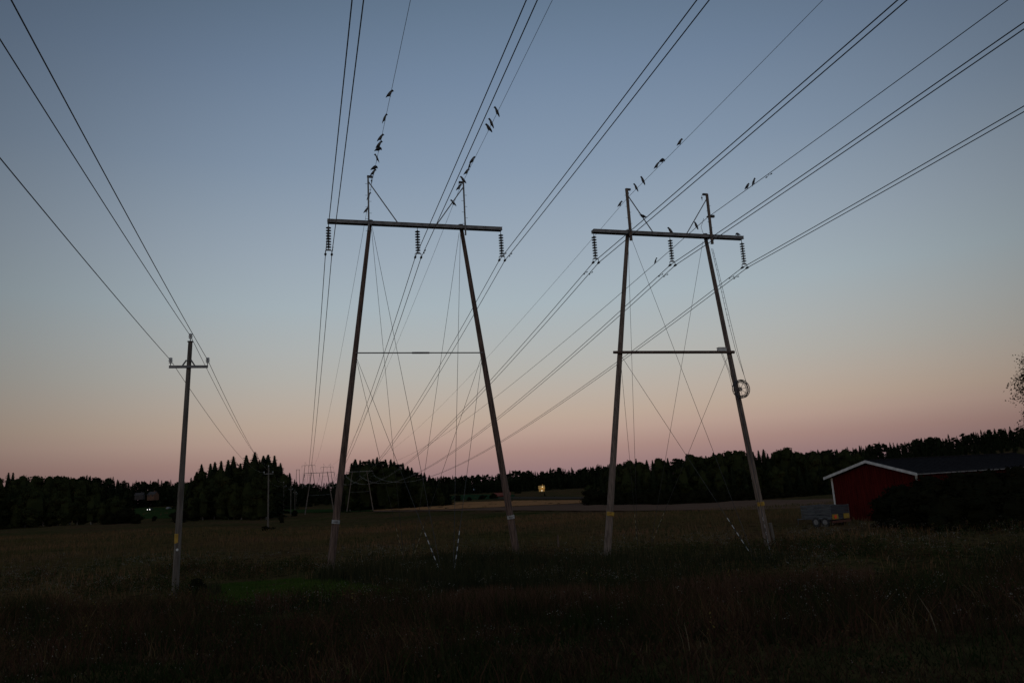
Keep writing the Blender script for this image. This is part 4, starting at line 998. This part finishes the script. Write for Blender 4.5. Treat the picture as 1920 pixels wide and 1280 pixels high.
for key, px, py, side, pose, lb in birds:
    p, e = on_wire(key, px, py, .012); hd = AZ + rnd.uniform(-.2, .2) + (0 if side == 'R' else math.pi)
    crow(p, hd, pose, lb)
    if e > 4: print('bird off wire', lb, round(e, 1))
pa = Vector((CB[0], CB[1], 13.639 + .155)) + ARM * .06; crow(pa, AZ + math.pi, 'perch', 'crow standing on the crossarm of the right pylon')
pa = Vector((CB[0], CB[1], 13.639 + .155)) + ARM * 4.45; crow(pa, AZ + 2.2, 'preen', 'small hunched crow at the right end of the right pylon crossarm', .9)
f = at(1205, 406, 38.6); o = crow(f, AZ + .15, 'fly', 'flying crow with spread wings beside the strut of the right pylon', 1.1); o.rotation_euler = (R(35), R(12), AZ + .2)

# ---------------------------------------------------------------- red barn
def barn():
    L_, R_ = 62.0, 55.0; zb = -3.85
    pl = at(1559, 893, L_); pr = at(1718, 888, R_); pl.z = pr.z = zb
    g = (pr - pl); W = g.length; g.normalize(); d = Vector((-g.y, g.x, 0))      # g along the gable wall, d along the ridge
    if d.x < 0: d = -d
    Ln = 18.0; ze = -.50; za = .54
    root = empty('barn', pl); tag(root, 'red wooden barn with white trim and low dark sheet roof at the right', 'barn')
    P = lambda u, v, z: g * u + d * v + UP * (z - zb)
    # walls as vertical boards with cover strips
    mb = MB()
    mb.add([P(0, 0, zb - .3), P(W, 0, zb - .3), P(W, 0, ze), P(W / 2, 0, za), P(0, 0, ze), P(0, Ln, zb - .3), P(W, Ln, zb - .3), P(W, Ln, ze), P(W / 2, Ln, za), P(0, Ln, ze)],
           [(0, 1, 2, 3, 4), (9, 8, 7, 6, 5), (0, 5, 6, 1), (1, 6, 7, 2), (4, 9, 5, 0)])
    def topz(u): return ze + (za - ze) * (1 - abs(u - W / 2) / (W / 2))
    k = .12
    rg = Matrix(((g.x, d.x, 0), (g.y, d.y, 0), (0, 0, 1)))
    u = .16
    while u < W - .1:
        zt_ = topz(u) - .06; mb.box(P(u, -.02, (zb + zt_) / 2), (.045, .038, zt_ - zb), rg); u += .21
    u = .2
    while u < Ln - .1:
        mb.box(P(W + .02, u, (zb + ze) / 2), (.038, .045, ze - zb - .1), rg); u += .25
    mb.build('wall', MW['barn'], root)
    ov = .42; ogv = .45; th = .10
    rf = MB()
    for s in (-1, 1):
        e0 = P(W / 2, -ogv, za + .06); e1 = P(W / 2, Ln + ogv, za + .06); sl = (za - ze) / (W / 2); ue = W / 2 + s * (W / 2 + ov); zE = ze - ov * sl + .06
        a_, b_, c_, dd = e0, e1, P(ue, Ln + ogv, zE), P(ue, -ogv, zE)
        rf.add([a_, b_, c_, dd, a_ + UP * th, b_ + UP * th, c_ + UP * th, dd + UP * th], [(0, 1, 2, 3), (7, 6, 5, 4), (0, 4, 5, 1), (1, 5, 6, 2), (2, 6, 7, 3), (3, 7, 4, 0)])
        n_ = 34
        for k in range(n_ + 1):
            v = -ogv + .03 + (Ln + 2 * ogv - .06) * k / n_; p = P(W / 2 + s * .1, v, za + .04 + th + .03); q = P(ue - s * .02, v, zE + th + .012)
            rf.tube([p, q], .018, 4)
    rf.tube([P(W / 2, -ogv - .01, za + .06 + th + .02), P(W / 2, Ln + ogv + .01, za + .06 + th + .02)], .07, 6)
    rf.build('roof', MW['barnroof'], root)
    for s in (-1, 1):
        ue = W / 2 + s * (W / 2 + ov); sl = (za - ze) / (W / 2); zE = ze - ov * sl + .06; q = MB()
        a_ = P(W / 2, -ogv - .035, za + .19); b_ = P(ue, -ogv - .035, zE + .13); h_ = .21
        q.add([a_, b_, b_ - UP * h_, a_ - UP * h_] + [v + d * .03 for v in (a_, b_, b_ - UP * h_, a_ - UP * h_)], [(0, 1, 2, 3), (7, 6, 5, 4), (0, 4, 5, 1), (1, 5, 6, 2), (2, 6, 7, 3), (3, 7, 4, 0)])
        q.build('barge_board', MW['white'], root)
    for u, v in ((-.025, -.05), (W + .045, -.05)):
        q = MB(); q.box(P(u + (.05 if u < 1 else -.05), v, (zb + ze) / 2 - .02), (.15, .04, ze - zb), rg); q.build('corner_board', MW['white'], root)
    q = MB(); ue = W + ov; sl = (za - ze) / (W / 2); q.box(P(ue + .02, Ln / 2, ze - ov * sl + .10), (.03, Ln + 2 * ogv, .07), rg); q.build('fascia_board', MW['steel'], root)
    q = MB(); q.box(P(W * .52, -.055, zb + 1.35), (3.2, .03, 2.7), rg)
    for uu in np.arange(-1.5, 1.6, .3): q.box(P(W * .52 + uu, -.085, zb + 1.35), (.04, .028, 2.66), rg)
    q.build('door', MW['barn'], root)
barn()
for k, (px, top, Y, w, lb) in enumerate(((1690, 905, 49, 1.35, 'left part of the dark overgrown hedge before the barn'), (1740, 888, 47.5, 1.6, 'dark bush hiding the corner of the barn'), (1795, 881, 47, 1.5, 'tall dark bush hiding the long wall of the barn'),
                                         (1850, 877, 46, 1.5, 'tall dark bush under the far end of the barn roof'), (1905, 870, 45, 1.5, 'tall dark bush at the right picture edge'), (1960, 868, 44, 1.5, 'dark bush just past the right picture edge'), (1660, 938, 50, 1.3, 'low dark shrub in front of the barn gable'), (1700, 930, 47, 1.5, 'rounded shrub right of the low shrub by the barn'), (1770, 925, 44, 1.6, 'wide low bush in front of the hedge at the barn'), (1840, 925, 43, 1.7, 'wide low bush right of the others in front of the hedge'), (1905, 922, 42, 1.7, 'wide low bush under the birch at the right edge'))):
    tree_px('bush', k % 3, px, top, Y, lb, wide=w)
# ---------------------------------------------------------------- trailer
def trailer():
    c = at(1548, 968, 56); g_ = gzf(c.x, c.y); root = empty('farm_trailer', (c.x, c.y, g_), R(-60)); tag(root, 'grey plank-sided farm trailer with two axles and yellow marker plates by the barn', 'trailer')
    m_pl = mat('grey_planks', (.042, .043, .044), .85, (.11, .112, .110), 4, (.3, 3, 6)); m_pd = mat('dark_planks', (.028, .028, .032), .8, (.06, .055, .055), 4, (3, .3, 6)); Lx, Wy, z0, hh = 2.55, 2.0, .62, .90
    q = MB(); q.box((0, 0, z0 - .05), (Lx, Wy, .10)); q.box((0, 0, z0 - .17), (Lx - .4, .5, .13)); q.build('bed', MW['dsteel'], root)
    for s in (-1, 1):
        q = MB()
        for k in range(4): q.box((0, s * (Wy / 2 - .02), z0 + .12 + k * .225), (Lx + (0, .02, -.03, .05)[k], .04, .17), Matrix.Rotation((0, .006, -.008, .016)[k], 3, 'Y'))
        for x in (-Lx / 2 + .03, 0, Lx / 2 - .03): q.box((x, s * (Wy / 2 + .02), z0 + hh / 2), (.07, .05, hh + .04))
        q.build('side_wall', m_pl, root)
    for s in (-1, 1):
        q = MB()
        for k in range(4): q.box((s * (Lx / 2 - .02), 0, z0 + .12 + k * .225), (.04, Wy - .09, .20))
        q.build('front_wall' if s < 0 else 'tailgate', m_pl if s < 0 else m_pd, root)
    for y in (-.62, .62):
        q = MB(); q.box((Lx / 2 + .03, y, z0 + .10), (.03, .62, .34)); q.build('marker_plate', MW['yellow'], root)
    q = MB(); q.tube([(Lx / 2 + .05, -.62, z0 + .10), (Lx / 2 + .075, -.62, z0 + .10)], .13, 14); q.build('rear_reflector', mat('red_reflector', (.85, .09, .03), .25, (.9, .12, .04), 8), root)
    q = MB(); q.box((Lx / 2 + .02, 0, z0 - .25), (.10, Wy, .16)); q.build('bumper', MW['rust'], root)
    for x in (-.1, .68):
        for s in (-1, 1):
            q = MB(); y = s * (Wy / 2 - .10); q.lathe((x, y - .10, .34), [(.20, 0), (.32, .0), (.34, .03), (.34, .17), (.32, .20), (.20, .20)], 20, axis=Vector((0, 1, 0))); w = q.build('wheel', MW['black'], root)
            q = MB(); q.lathe((x, y - .105, .34), [(.04, 0), (.19, .0), (.19, .21), (.04, .21)], 16, axis=Vector((0, 1, 0))); q.build('rim', MW['steel'], w)
    q = MB(); q.tube([(-Lx / 2, .3, .5), (-Lx / 2 - 1.3, 0, .45)], .04, 6); q.tube([(-Lx / 2, -.3, .5), (-Lx / 2 - 1.3, 0, .45)], .04, 6); q.tube([(-Lx / 2 - 1.25, 0, .45), (-Lx / 2 - 1.25, 0, .02)], .03, 6); q.build('drawbar', MW['dsteel'], root)
trailer()
# short post in the weeds between the pylons
p = hit(1047, 1024); q = MB(); q.tube([p - UP * .3, p + UP * .62], [.05, .045], 8); q.tube([p + UP * .62, p + UP * .66], [.045, .02], 8); o = q.build('wooden_post', MW['redwood'], None, origin=p); tag(o, 'short dark post standing in the weeds between the pylons', 'post')

# ---------------------------------------------------------------- far houses and a car
def house(px, py, Y, w, l, h, rz, wall, roof, label, lit=None, win=2):
    c = at(px, py, Y); g_ = c.z; g0 = gzf(c.x, c.y)
    root = empty('house', (c.x, c.y, min(g_, g0) if g_ < g0 + 1 else g_), rz); tag(root, label, 'house')
    q = MB(); q.box((0, 0, h / 2 - 1), (l, w, h + 2)); q.add([(-l / 2, -w / 2, h), (-l / 2, w / 2, h), (-l / 2, 0, h + w * .4), (l / 2, -w / 2, h), (l / 2, w / 2, h), (l / 2, 0, h + w * .4)], [(0, 2, 1), (3, 4, 5)]); q.build('wall', wall, root)
    q = MB()
    for s in (-1, 1): q.add([(-l / 2 - .3, 0, h + w * .4 + .1), (l / 2 + .3, 0, h + w * .4 + .1), (l / 2 + .3, s * (w / 2 + .3), h - .14), (-l / 2 - .3, s * (w / 2 + .3), h - .14), (-l / 2 - .3, 0, h + w * .4 + .25), (l / 2 + .3, 0, h + w * .4 + .25), (l / 2 + .3, s * (w / 2 + .3), h + .01), (-l / 2 - .3, s * (w / 2 + .3), h + .01)], [(0, 1, 2, 3), (7, 6, 5, 4), (0, 4, 5, 1), (1, 5, 6, 2), (2, 6, 7, 3), (3, 7, 4, 0)])
    r_ = q.build('roof', roof, root); q = MB(); q.box((l * .2, 0, h + w * .4 + .5), (.6, .6, 1.2)); q.build('chimney', wall, r_)
    for k in range(win):
        q = MB(); q.box((-l / 2 + l * (k + .5) / win, -w / 2 - .03, h * .55), (1.0, .06, 1.1)); q.build('window', lit if (lit and k == 0) else MW['black'], root)
    return root
m_yel = mat('yellow_boards', (.62, .36, .10), .8, (.72, .44, .14), 1); m_pch = mat('peach_render', (.085, .042, .026), .9, (.12, .06, .035), 1); m_dim = mat('weathered_grey_boards', (.035, .03, .027), .9, (.06, .05, .045), 1); m_rr = mat('red_tiles', (.14, .035, .025), .9, (.18, .05, .03), 2); m_lit = mat('lit_window', (.9, .8, .6), .5, (.95, .85, .6), 1, emis=((1, .8, .5), .35))
hs = house(1016, 924, 560, 4.6, 4.2, 3.4, R(0), m_yel, m_yel, 'small yellow house at the forest edge between the pylons', lit=m_lit, win=1)
q = MB(); q.tube([(.6, -2.3, 4.3), (.6, -2.3, 4.8)], .28, 8); q.build('porch_lamp', mat('lamp_glass', (1, .9, .7), .3, emis=((1, .85, .55), 1.2)), hs)
ld = bpy.data.lights.new('porch_light', 'POINT'); ld.energy = 80; ld.color = (1, .74, .40); ld.shadow_soft_size = .3
lo_ = bpy.data.objects.new('porch_light', ld); COL.objects.link(lo_); lo_.parent = hs; lo_.location = (.6, -4.6, 4.2)
house(889, 921, 640, 3, 4.5, .9, R(5), MW['white'], MW['white'], 'tiny white shed at the edge of the far forest', win=1)
house(942, 933.5, 470, 4.0, 10, 1.6, R(3), MW['barn'], m_rr, 'long low red farm building in the distant fields', win=2)
house(262, 931, 560, 4, 6, 1.2, R(10), m_dim, m_dim, 'pale distant house between the left wood and the grove, left of two')
house(287, 932, 545, 5, 6, 1.9, R(-15), m_pch, m_dim, 'peach coloured distant house between the left wood and the grove')
def car(px, py, Y, label, lights=True):
    c = at(px, py, Y); z = gzf(c.x, c.y); root = empty('parked_car', (c.x, c.y, z), R(0)); tag(root, label, 'car')
    q = MB(); pr = [(-1.9, .3), (-1.95, .8), (-1.2, .95), (-.7, 1.42), (.9, 1.42), (1.6, .95), (2.0, .85), (2.0, .3)]
    vs = [(s * .85, x, z_) for s in (-1, 1) for x, z_ in pr]; n = len(pr); fs = [tuple(range(n)), tuple(range(2 * n - 1, n - 1, -1))] + [(k, k + n, (k + 1) % n + n, (k + 1) % n) for k in range(n)]
    q.add(vs, fs); q.build('body', MW['steel'] if not lights else MW['dsteel'], root)
    for x in (-1.2, 1.25):
        for s in (-1, 1): q = MB(); q.lathe((s * .78 - .1, x, .32), [(.2, 0), (.32, .02), (.32, .18), (.2, .2)], 12, axis=Vector((1, 0, 0))); q.build('wheel', MW['black'], root)
    if lights:
        ml = mat('headlight_glow', (1, 1, 1), .3, emis=((1, .97, .9), 3))
        for s in (-1, 1): q = MB(); q.tube([(s * .75, -1.99, .65), (s * .75, -1.92, .65)], .20, 10); q.build('headlight', ml, root)
car(281.5, 953, 470, 'distant car with both headlights on behind the left field')
car(316, 953, 470, 'distant pale car right of the one with headlights on', False)
